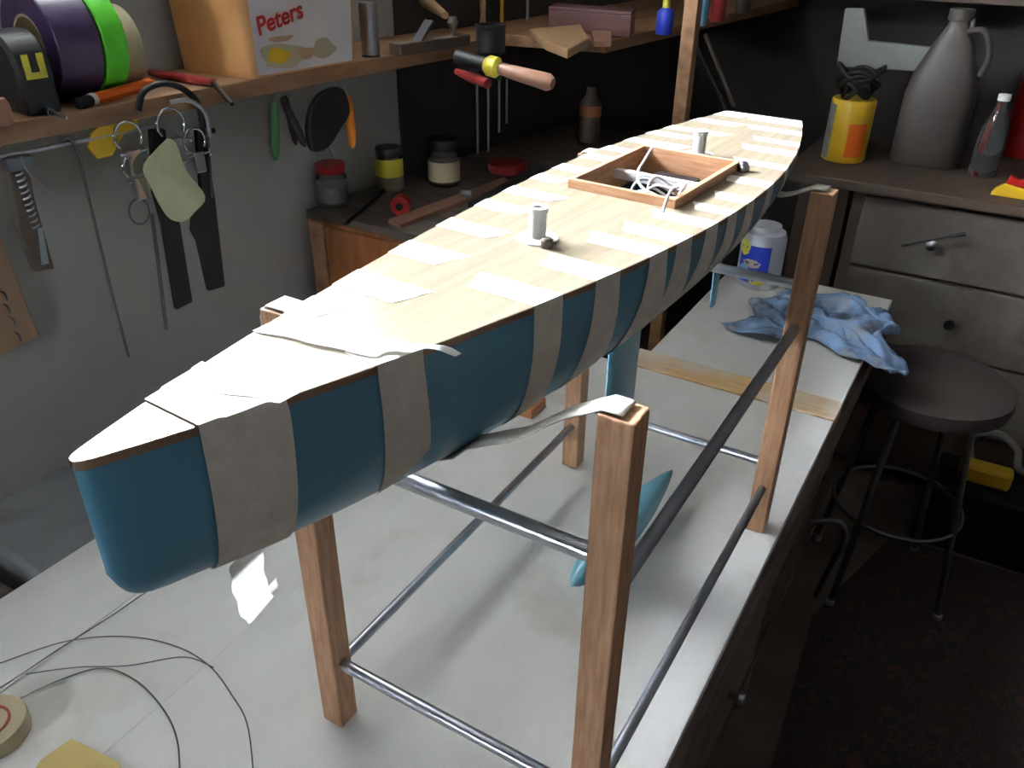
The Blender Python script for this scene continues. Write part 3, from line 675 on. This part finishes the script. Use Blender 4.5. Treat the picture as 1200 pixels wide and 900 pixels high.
# deep-shelf things
a, b = U(622, 44, SZ1 + .01), U(690, 62, SZ1 + .01)
g = MB(); g.prism([U(620, 44, SZ1), U(680, 38, SZ1), U(690, 55, SZ1), U(665, 70, SZ1), U(640, 60, SZ1)], (0, 0, .02)); tag(g.build('wooden_mallet_head', 'hwood', bevel=.004, base=U(655, 55, SZ1)), 'light shaped wooden block at the corner of the deep shelf', 'wood block')
g = MB(); g.prism([U(692, 41, .629), U(716, 42, .629), U(716, 55, .629), U(696, 55, .629)], (0, 0, .012)); tag(g.build('wood_strip', 'hwood2', bevel=.001, base=U(700, 50, .63)), 'short flat tan wood strip in front of the maroon case', 'wood strip')
A, B, C_ = U(642, 36, .628), U(738, 44, .628), U(760, 20, .628)
g = thing('maroon_case', 'long maroon box with a dark right end on the deep shelf', 'box', A.lerp(C_, .5))
MB().prism([A, B, B + (C_ - B).normalized() * .09, A + (C_ - B).normalized() * .09], (0, 0, .05)).build('body', 'maroon', g, bevel=.002)
q = Vector((0, 0, .0502)); MB().prism([A + q, B + q, B + q + (C_ - B).normalized() * .09, A + q + (C_ - B).normalized() * .09], (0, 0, .008)).build('lid', 'maroon', g, bevel=.002)
a = U(778, 40, .628); g = thing('glue_bottle', 'blue bottle with a bright yellow cap on the deep shelf', 'bottle', a)
MB().lathe([(.02, 0), (.022, .004), (.022, .05), (.012, .062), (0, .062)], a, n=22).build('body', 'blue', g, smooth=40)
MB().lathe([(.010, .0), (.010, .02), (.006, .035), (0, .036)], a + Vector((0, 0, .062)), n=18).build('cap', 'yel2', g, smooth=40)
for px, py, h, r, m, lab in ((840, 25, .06, .022, 'dred', 'dark red jar on the deep shelf past the timber prop'), (870, 15, .05, .024, 'lid', 'dull metal tin on the deep shelf right of the dark red jar'), (820, 30, .07, .018, 'lblue', 'pale blue bottle on the deep shelf behind the timber prop')):
    a = U(px, py, .628); g = thing('jar', lab, 'jar', a)
    MB().lathe([(r * .9, 0), (r, .004), (r, h), (r * .7, h + .006), (0, h + .006)], a, n=22).build('body', m, g, smooth=40)
    MB().lathe([(r * .75, 0), (r * .75, .014), (0, .015)], a + Vector((0, 0, h + .006)), n=18).build('lid', 'lid', g, smooth=40)

# timber prop and black cable
a = U(806, 62, .6)
tag(MB().box((a.x - .012, a.y - .03, FZ), (a.x + .022, a.y + .005, CZ)).build('timber_prop', 'shelf', base=(a.x, a.y, FZ), bevel=.002), 'upright brown timber prop in front of the deep shelf', 'post')
mb = MB(); mb.tube(bez([Yp(800, -30, 1.70), Yp(808, 30, 1.70), Yp(828, 80, 1.70), Yp(850, 125, 1.72), Yp(862, 170, 1.74)], 8), .004, 8)
tag(mb.build('black_cable', 'blk', smooth=60, base=Yp(830, 80, 1.7)), 'black cable looping down beside the timber prop', 'cable')
mb = MB(); mb.tube([Yp(826, 40, 1.95), Yp(860, 125, 1.95)], .006, 8)
tag(mb.build('brace_stick', 'dresd', smooth=60, base=Yp(840, 80, 1.95)), 'thin brown stick slanting behind the black cable', 'stick')

# ---------------- tools hanging on the rail
def hang(name, label, cat, ref, group=None): return thing(name, label, cat, Wp(ref[0], ref[1], RO), 0, group)
# wood and chrome hacksaw grip
g = hang('saw_handle', 'wooden handle with chrome coil hanging at the left of the rail', 'saw', (30, 300))
MB().prism(pline([(2, 182), (24, 180), (36, 235), (58, 312), (36, 316), (18, 270)], RO - .008), WN * .016).build('handle', 'dresd', g, bevel=.002)
P = pline([(20, 196), (30, 230), (42, 268)], RO + .006)
mb = MB(); q0, q1 = P[0], P[2]; d = (q1 - q0).normalized(); e1 = WN; e2 = d.cross(e1)
mb.tube([q0.lerp(q1, i / 120) + (e1 * math.cos(i * .55) + e2 * math.sin(i * .55)) * .006 for i in range(121)], .0016, 6); mb.build('coil', 'chrome', g, smooth=60)
MB().prism(pline([(43, 268), (48, 266), (56, 308), (48, 310)], RO + .009), WN * .004).build('blade', 'silver', g)
MB().prism(pline([(-4, 183), (30, 179), (32, 192), (2, 200)], RO - .012), WN * .026).build('clamp', 'dsteel', g, bevel=.002)
# long rod with hook
g = MB(); g.tube(bez(pline([(72, 165), (80, 162), (92, 178), (100, 215), (118, 290), (134, 355), (151, 418)], RO + .004), 6), .0024, 8)
tag(g.build('steel_hook_rod', 'dsteel', smooth=60, base=Wp(100, 300, RO)), 'long thin hooked steel rod hanging plumb on the rail', 'rod')
g = MB(); g.tube(bez(pline([(24, 183), (36, 205), (62, 226)], RO + .014), 6), .0016, 7)
tag(g.build('steel_pin', 'silver', smooth=60, base=Wp(40, 205, RO)), 'short pale steel pin slanting right of the coiled saw handle', 'pin')
# yellow disc
g = hang('yellow_scraper', 'rounded yellow plastic spreader hanging from the rail', 'spreader', (120, 180))
MB().prism(pline([(142, 122), (158, 124), (160, 148), (142, 158), (130, 182), (112, 186), (100, 172), (104, 156), (120, 140)], RO - .004), WN * .007).build('blade', 'yel', g, bevel=.002)
# padlock / clamp cluster
def clampbody(px, py, lab, sc=1):
    g = hang('steel_clamp', lab, 'clamp', (px, py), 'chrome clamps on the rail')
    c = Wp(px, py, RO + .012); k = .0017 * sc
    z = Vector((0, 0, 1))
    MB().tube([c + WA * (14 * k * math.cos(a)) + z * (14 * k * math.sin(a)) for a in [(-40 + i * 26) / 180 * PI for i in range(11)]], .0028, 8).build('bow', 'bright', g, smooth=60)
    MB().obox(c - z * 24 * k, WA * 7 * k, WN * .007, z * 12 * k).build('jaw', 'bright', g, bevel=.002)
    MB().tube([c - z * 16 * k - WA * 12 * k, c - z * 16 * k + WA * 14 * k], .0024, 8).build('screw', 'bright', g, smooth=60)
    MB().lathe([(.007, 0), (.007, .004), (.004, .006), (0, .006)], c - z * 16 * k + WA * 14 * k, WA, 12).build('wing_nut', 'bright', g)
clampbody(150, 160, 'chrome clamp overlapping the yellow spreader'); clampbody(200, 145, 'chrome clamp hanging just above the pale paper tag', 1.1); clampbody(228, 165, 'chrome clamp right of the pale paper tag', .9)
clampbody(158, 195, 'chrome clamp hanging left of the pale paper tag', .9)
g = MB(); c = Wp(163, 248, RO + .006)
g.tube([c + WA * .018 * math.cos(a) + Vector((0, 0, .022)) * math.sin(a) for a in [i / 28 * 2 * PI for i in range(29)]], .0019, 8)
tag(g.build('key_ring', 'dsteel', smooth=60, base=c), 'open steel ring hanging below the chrome clamps', 'ring')
# black loop of the F-clamps over the rail
for k, (pts, lab) in enumerate((([(162, 130), (168, 108), (190, 98), (214, 104), (232, 122), (238, 150)], 'black rubber loop arching over the rail above the chrome clamps'),)):
    g = MB(); g.tube(bez(pline(pts, RO + .02), 8), .0055, 10); tag(g.build('rubber_loop', 'blk', smooth=60, base=Wp(200, 110, RO)), lab, 'loop')
    g = MB(); g.tube(bez(pline([(198, 120), (222, 118), (240, 132), (246, 160)], RO + .028), 8), .004, 10); tag(g.build('chrome_arm', 'chrome', smooth=60, base=Wp(220, 125, RO)), 'curved chrome arm under the black rubber loop', 'arm')
g = hang('long_plier', 'left black gripped tool hanging lowest behind the paper tag', 'pliers', (200, 300))
MB().prism(pline([(172, 150), (190, 150), (196, 225), (207, 260), (222, 352), (203, 362), (186, 260), (176, 225)], RO - .006), WN * .012).build('grip', 'blkw', g, bevel=.003)
MB().tube(pline([(178, 250), (195, 386)], RO - .012), .0035, 8).build('shank', 'dsteel', g, smooth=60)
g = hang('long_plier', 'right black gripped tool hanging beside the paper tag', 'pliers', (245, 300))
MB().prism(pline([(226, 150), (236, 148), (248, 230), (260, 334), (241, 340), (228, 282), (221, 270), (222, 255), (232, 225)], RO - .006), WN * .012).build('grip', 'blkw', g, bevel=.003)
MB().tube(pline([(243, 150), (249, 232)], RO + .008), .002, 8).build('spring_wire', 'dsteel', g, smooth=60)
P = bez(pline([(196, 162), (206, 168), (218, 200), (240, 230), (228, 248), (216, 259), (200, 257), (188, 242), (176, 218), (167, 196), (182, 176), (196, 162)], RO + .034), 4)[:-1]
o = MB().prism(P, WN * .0015).build('paper_tag', 'tag', base=Wp(200, 210, RO + .034)); tag(o, 'pale yellow-green paper tag hanging over the chrome clamps', 'paper tag')
a = wl(.98 - .45, .002, .5); a = Wp(249, 153, .0); tag(MB().lathe([(.006, 0), (.006, .003), (.002, .005), (0, .005)], a, WN, 14).build('wall_screw', 'blk', base=a, smooth=40), 'small black screw head in the white wall', 'screw')
# pegboard with hooks
g = thing('hook_board', 'brown hardboard strip with small hooks on the wall at far left', 'board', Wp(10, 400, .004))
MB().prism(pline([(-60, 220), (-8, 262), (42, 392), (-20, 425), (-80, 400)], .004), WN * .01).build('board', 'peg', g, bevel=.001)
for px, py in ((2, 342), (5, 357), (11, 372), (18, 390)):
    a = Wp(px, py, .015); MB().tube([a, a + WN * .010, a + WN * .014 - Vector((0, 0, .006)), a + WN * .012 - Vector((0, 0, .012))], .002, 7).build('hook', 'dsteel', g, smooth=60)
# handles hanging further along
def oval(px0, py0, px1, py1, r, off):
    a, b = Wp(px0, py0, off), Wp(px1, py1, off)
    return MB().tube([a.lerp(b, t) for t in (0, .08, .3, .7, .93, 1)], [r * .35, r * .75, r * .9, r, r * .7, r * .2], 14)
g = hang('green_tool', 'green handled tool hanging beneath the shelf', 'tool', (322, 150)); oval(321, 118, 323, 188, .010, .19).build('handle', 'grnh', g, smooth=60)
MB().tube(pline([(326, 100), (321, 118)], .19), .002, 6).build('hook', 'silver', g)
g = hang('pliers', 'black handled pliers hanging right of the green tool', 'pliers', (345, 150))
oval(330, 114, 358, 172, .009, .19).build('handle', 'blkw', g, smooth=60); oval(334, 112, 347, 170, .007, .175).build('handle', 'blkw', g, smooth=60)
g = hang('tin_snips', 'broad black handled snips hanging left of the orange handle', 'snips', (385, 140))
MB().prism(bez(pline([(360, 125), (372, 108), (392, 101), (402, 112), (405, 132), (395, 150), (380, 172), (362, 176), (356, 150), (360, 125)], .18), 5)[:-1], WN * .014).build('handle', 'blk', g, bevel=.004)
MB().tube(pline([(388, 150), (384, 165), (392, 185)], .18), .004, 8).build('jaw', 'silver', g)
g = hang('orange_tool', 'orange handled tool hanging right of the black snips', 'tool', (412, 140)); oval(408, 112, 413, 174, .010, .185).build('handle', 'orangeh', g, smooth=60)
MB().tube(pline([(404, 100), (408, 112)], .185), .002, 6).build('hook', 'silver', g)

# ================================================================ CABINET AND JARS
CBZ = .30
p0 = U(335, 240, CBZ); CY = .845
cab = thing('orange_cabinet', 'orange-brown wooden cabinet against the wall behind the yacht', 'cabinet', (-.6, 1.4, FZ))
MB().prism([(-.80, CY, FZ), (-.415, CY, FZ), (-.415, 1.98, FZ), (-.70, 1.98, FZ)], (0, 0, CBZ - .02 - FZ)).build('carcass', 'cab', cab, bevel=.002)
MB().prism([(-.80, CY - .004, CBZ - .02), (-.412, CY - .004, CBZ - .02), (-.412, 1.99, CBZ - .02), (-.70, 1.99, CBZ - .02)], (0, 0, .02)).build('top', 'cabtop', cab, bevel=.002)
MB().box((-.785, CY - .012, -.2), (-.745, CY - .0005, CBZ - .022)).build('door_stile', 'shelf', cab, bevel=.002)
dr = MB().box((-.742, CY - .010, -.3), (-.43, CY - .0005, CBZ - .028)).build('door', 'cab', cab, bevel=.003)
def UC(px, py, h=0): return U(px, py, CBZ + h)
def jar(px, py, r, h, lab, lidm='red', content=None, label_m=None, labz=(.2, .7), lidh=.018, name='jar', glass=True):
    c = UC(px, py); g = thing(name, lab, 'jar', c)
    MB().lathe([(r * .9, 0), (r, .005), (r, h * .85), (r * .8, h), (0, h)], c, n=28).build('body', 'glass' if glass else (label_m or 'lid'), g, smooth=40)
    if content: MB().lathe([(r * .8, .004), (r * .9, .008), (r * .9, h * .6), (0, h * .62)], c, n=24).build('contents', content, g, smooth=40)
    if label_m and glass: patch(c, r + .0008, -2.6, .4, h * labz[0], h * labz[1], 'label', label_m, g)
    MB().lathe([(r * .92, 0), (r * .95, .003), (r * .95, lidh), (r * .9, lidh + .002), (0, lidh + .002)], c + Vector((0, 0, h)), n=28).build('lid', lidm, g, smooth=40)
    return g
jar(391, 238, .036, .075, 'glass jar with a red lid under the black snips', 'red', 'silver')
jar(458, 222, .034, .085, 'yellow labelled jar with a blue-grey lid in the middle of the cabinet top', 'dsteel', 'crm', 'yel2', (.45, .95))
jar(521, 215, .040, .088, 'large glass jar with black lid and cream label on the cabinet', 'blk', 'dresd', 'crm', (.15, .7), .024)
a = UC(470, 240, .022); g = thing('red_reel', 'small round red reel in front of the yellow labelled jar', 'reel', a - Vector((0, 0, .022)))
MB().lathe([(.001, -.012), (.022, -.012), (.022, .012), (.001, .012)], a, Vector((.4, -1, 0)), 24).build('disc', 'red', g, smooth=40)
MB().lathe([(.008, .012), (.008, .018), (0, .018)], a, Vector((.4, -1, 0)), 16).build('hub', 'blk', g, smooth=40)
a, b = UC(405, 262, .006), UC(455, 218, .006); tag(MB().tube([a, b], .005, 8).build('black_rod', 'blk', smooth=60, base=a), 'black rod lying across the cabinet top in front of the red lid jar', 'rod')
a, b = UC(470, 262, .006), UC(560, 226, .006)
g = MB(); g.prism([UC(455, 262, .0), UC(470, 268, 0), UC(600, 218, 0), UC(590, 212, 0)], (0, 0, .01)); tag(g.build('wood_batten', 'hwood2', bevel=.001, base=a), 'flat brown batten lying along the cabinet top beside the hull', 'batten')
g = MB(); g.prism([UC(548, 243, .0), UC(560, 248, 0), UC(645, 202, 0), UC(628, 198, 0)], (0, 0, .012)); tag(g.build('steel_rule', 'dsteel', bevel=.001, base=UC(580, 220)), 'grey metal bar lying along the far cabinet edge', 'rule')
c = UC(546, 228, .012); g = MB().lathe([(.008, -.014), (.011, -.010), (.011, .010), (.008, .014)], c, (1, .4, 0), 14).build('bulb_socket', 'dull', smooth=40, base=c - Vector((0, 0, .012))); tag(g, 'small pale cylinder lying in front of the large glass jar', 'fitting')
c = UC(595, 200); g = tag(MB().lathe([(.05, 0), (.052, .005), (.052, .022), (.046, .026), (0, .026)], c, n=28).build('red_tin', 'dred', smooth=40, base=c), 'flat dark red tin beneath the hanging screwdrivers', 'tin')
c = UC(690, 165); g = thing('brown_bottle', 'brown bottle with an orange band in the dark behind the cabinet', 'bottle', c)
MB().lathe([(.03, 0), (.032, .004), (.032, .11), (.015, .135), (.015, .155), (0, .155)], c, n=24).build('body', 'dresd', g, smooth=40); MB().lathe([(.0325, 0), (.0325, .03)], c + Vector((0, 0, .075)), n=24).build('band', 'cab', g, smooth=40)

# grey board and dark box in the gap between bench and wall
g = thing('grey_crate', 'low grey painted crate between the bench and the white wall', 'crate', (-.74, .05, FZ))
MB().box((-.83, -.02, FZ), (-.61, .16, -.05)).build('body', 'greyb', g, bevel=.004)
MB().box((-.84, -.03, -.05), (-.60, .17, -.025)).build('lid', 'greyb', g, bevel=.004)
g = tag(MB().box((-.86, -.5, FZ), (-.60, -.05, -.08)).build('dark_crate', 'bedge', bevel=.004, base=(-.7, -.27, FZ)), 'dark timber crate left of the grey crate at the picture edge', 'crate')

# ================================================================ DRESSER AT THE BACK
DY = 2.08; DT = .225
ds = thing('chest_of_drawers', 'old chest of drawers with distressed white fronts and dark top', 'chest of drawers', (.75, 2.35, FZ))
MB().box((.19, DY + .02, FZ + .06), (1.45, 2.60, DT - .03)).build('carcass', 'dresd', ds, bevel=.003)
MB().box((-.02, DY - .03, DT - .03), (1.5, 2.62, DT)).build('top', 'dresd', ds, bevel=.004)
for z0, z1 in ((-.030, .180), (-.262, -.042), (-.50, -.275)):
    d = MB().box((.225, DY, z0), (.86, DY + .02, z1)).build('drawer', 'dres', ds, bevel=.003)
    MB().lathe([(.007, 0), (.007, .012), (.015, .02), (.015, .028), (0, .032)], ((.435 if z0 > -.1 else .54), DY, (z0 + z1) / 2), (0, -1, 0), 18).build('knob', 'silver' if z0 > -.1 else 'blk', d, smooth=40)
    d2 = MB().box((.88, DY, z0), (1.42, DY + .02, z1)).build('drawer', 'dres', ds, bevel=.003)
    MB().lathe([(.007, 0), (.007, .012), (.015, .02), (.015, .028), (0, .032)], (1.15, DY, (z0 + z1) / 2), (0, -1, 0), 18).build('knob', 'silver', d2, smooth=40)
for x in (.23, 1.38): MB().box((x, DY + .03, FZ), (x + .05, DY + .08, FZ + .06)).build('foot', 'dresd', ds); 
a, b = Yp(1057, 288, DY - .036), Yp(1132, 274, DY - .036)
g = tag(MB().tube([a, a.lerp(b, .5), b], [.004, .003, .006], 10).build('drawer_key', 'blk', smooth=60, base=a.lerp(b, .5)), 'dark bar lying across the top drawer knob', 'bar')
g = MB(); g.box((.02, 2.16, FZ), (.17, 2.5, .18)); tag(g.build('side_cupboard', 'dresd', bevel=.003, base=(.1, 2.3, FZ)), 'narrow dark cupboard left of the chest of drawers', 'cupboard')
# things on the dresser
def D(px, py): return U(px, py, DT)
def Dz(px, py, y): return Yp(px, py, y)
yy = 2.42
g = MB(); g.prism([Dz(x, y, yy + .06) for x, y in ((990, 10), (1012, 10), (1018, 48), (1090, 56), (1118, 20), (1143, 22), (1128, 95), (1075, 84), (980, 78))], (0, .03, 0))
o = g.build('white_bracket', 'dull', bevel=.004, base=Dz(1060, 80, yy + .06)); tag(o, 'dull white U-shaped bracket frame standing behind the milky jug', 'bracket')
def jugat(px, py): return D(px, py)
c = Vector((*D(1078, 196).xy, DT)) + Vector((0, .07, 0))
g = thing('milky_jug', 'large milky plastic jug with sloping shoulders on the chest of drawers', 'jug', c)
k = .100
R = []
for r, h in ((.94, 0), (1, .01), (1.0, .20), (.9, .26), (.55, .345), (.3, .385), (.28, .41)):
    R.append([c + Vector((k * r * (abs(math.cos(a)) ** .7) * (1 if math.cos(a) > 0 else -1), .075 * r * (abs(math.sin(a)) ** .7) * (1 if math.sin(a) > 0 else -1), h)) for a in [i / 32 * 2 * PI for i in range(32)]])
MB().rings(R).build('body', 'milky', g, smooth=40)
MB().lathe([(.032, .41), (.034, .415), (.034, .44), (0, .443)], c, n=20).build('cap', 'milky', g, smooth=40)
MB().tube(bez([c + Vector((.03, -.05, .385)), c + Vector((.07, -.05, .39)), c + Vector((.1, -.04, .33)), c + Vector((.092, -.03, .27))], 6), .009, 10).build('handle', 'milky', g, smooth=60)
c = D(983, 190) + Vector((0, .05, 0)); c.z = DT
g = thing('yellow_tin', 'yellow tin with a tangle of black straps on its top left of the jug', 'tin', c)
MB().lathe([(.062, 0), (.065, .004), (.065, .18), (.062, .185), (0, .185)], c, n=32).build('body', 'yel', g, smooth=40)
patch(c, .0657, -1.4, -.5, .02, .12, 'label', 'orange', g); patch(c, .0657, -3.0, -2.2, .01, .17, 'label', 'dull', g)
mb = MB()
for i in range(6):
    q = rnd.random() * 6; mb.tube([c + Vector((.06 * math.cos(a + q) * (.6 + .1 * i), .05 * math.sin(a + q), .20 + .012 * i + .02 * math.sin(2 * a + q))) for a in [j / 20 * 2 * PI for j in range(21)]], .006, 8)
mb.build('strap_tangle', 'blk', g, smooth=60)
c = D(1185, 190) + Vector((.02, .12, 0)); c.z = DT
g = thing('red_can', 'tall dark red can behind the clear bottle on the chest', 'can', c)
MB().lathe([(.06, 0), (.062, .005), (.062, .28), (.05, .30), (.03, .31), (0, .31)], c, n=28).build('body', 'red', g, smooth=40); MB().lathe([(.02, .31), (.02, .34), (0, .342)], c, n=20).build('cap', 'blk', g, smooth=40)
c = D(1150, 205); c.z = DT
g = thing('clear_bottle', 'clear plastic bottle right of the milky jug', 'bottle', c)
MB().lathe([(.036, 0), (.040, .006), (.038, .04), (.040, .08), (.038, .13), (.030, .17), (.015, .20), (.015, .215)], c, n=28).build('body', 'glass', g, smooth=40)
MB().lathe([(.017, .215), (.017, .232), (0, .233)], c, n=20).build('cap', 'white', g, smooth=40)
A = Vector((*D(1160, 228).xy, DT))
g = thing('toy_tool', 'bright yellow and red plastic tool on the right edge of the chest', 'tool', A)
MB().prism([A, A + Vector((.12, -.005, 0)), A + Vector((.12, .0, .02)), A + Vector((.03, 0, .035)), A + Vector((.008, 0, .02))], (0, .02, 0)).build('base', 'yel', g, bevel=.002)
MB().prism([A + Vector((.03, .002, .036)), A + Vector((.12, .002, .021)), A + Vector((.12, .002, .07)), A + Vector((.06, .002, .05)), A + Vector((.035, .002, .06))], (0, .016, 0)).build('clip', 'red', g, bevel=.002)
# upper shelf on the back wall with a cream box
g = tag(MB().box((-.3, 2.62, .66), (1.5, 2.84, .685)).build('upper_shelf', 'dresd', bevel=.002, base=(.6, 2.7, .66)), 'dark upper shelf on the back wall above the chest of drawers', 'shelf')
c = Yp(1150, 8, 2.66)
tag(MB().box((c.x - .09, 2.64, .686), (c.x + .10, 2.76, .74)).build('cream_box', 'crm', bevel=.003, base=(c.x, 2.7, .686)), 'cream box on the dark upper shelf at the top right', 'box')

# ================================================================ STOOL, RUG, FLOOR THINGS
sx, sy, sz = .545, 1.60, -.115
g = thing('round_stool', 'round dark stool with worn leather seat and metal legs by the bench', 'stool', (sx, sy, FZ))
MB().lathe([(.16, -.045), (.185, -.04), (.19, -.02), (.188, .0), (.17, .012), (.05, .016), (0, .016)], (sx, sy, sz), n=48).build('seat', 'stool', g, smooth=50)
for k in range(4):
    a = PI / 4 + k * PI / 2 + .35
    p0 = Vector((sx + .12 * math.cos(a), sy + .12 * math.sin(a), sz - .045)); p1 = Vector((sx + .20 * math.cos(a), sy + .20 * math.sin(a), FZ + .004))
    lg = MB().tube([p0, p1], .009, 10).build('leg', 'dsteel', g, smooth=60)
    MB().lathe([(.012, 0), (.012, .02), (.010, .022)], (p1.x, p1.y, FZ), n=12).build('foot_cap', 'silver', lg, smooth=40)
MB().tube([(sx + .165 * math.cos(a), sy + .165 * math.sin(a), FZ + .28) for a in [i / 36 * 2 * PI for i in range(37)]], .006, 8).build('foot_ring', 'dsteel', g, smooth=60)
P = [U(870, 690, FZ + .006), U(1045, 628, FZ + .006), U(1350, 720, FZ + .006), U(1400, 1100, FZ + .006), U(850, 1100, FZ + .006)]
for q in P: q.x = max(q.x, .43)
tag(MB().prism(P, (0, 0, -.005)).build('rug', 'rug', base=U(1080, 820, FZ)), 'dark patterned oriental rug on the floor beside the bench', 'rug')
c = Yp(1152, 520, 1.94); c.z = FZ
g = thing('tool_crate', 'low black crate with yellow and white items beyond the stool', 'crate', c)
MB().box(c + Vector((-.11, -.10, 0)), c + Vector((.3, .10, .22))).build('body', 'blk', g, bevel=.01)
c2 = c + Vector((.03, -.02, .22))
g = thing('yellow_drill', 'yellow and black power tool lying on the black crate', 'power tool', c2)
MB().obox(c2 + Vector((0, 0, .032)), (.07, 0, 0), (0, .028, 0), (0, 0, .03)).build('body', 'yel', g, bevel=.012)
MB().tube([c2 + Vector((-.07, 0, .03)), c2 + Vector((-.11, 0, .03))], [.02, .012], 14).build('chuck', 'blk', g, smooth=40)
mb = MB(); mb.tube(bez([c2 + Vector(v) for v in ((-.04, .04, .03), (-.06, .07, .1), (0, .06, .14), (.06, .05, .11), (.08, .05, .05), (.14, .06, .03))], 8), .010, 10)
tag(mb.build('white_hose', 'dull', smooth=60, base=c2), 'pale hose looping over the yellow power tool', 'hose')
# metal bar bent at the bench side
mb = MB(); mb.tube(bez([(.41, .93, -.16), (.455, .95, -.15), (.475, .97, -.2), (.46, .99, -.32), (.45, 1.0, -.40)], 8), .006, 10)
o = mb.build('vice_handle', 'dsteel', bench, smooth=60); o['label'] = 'curved steel handle below the bench edge'
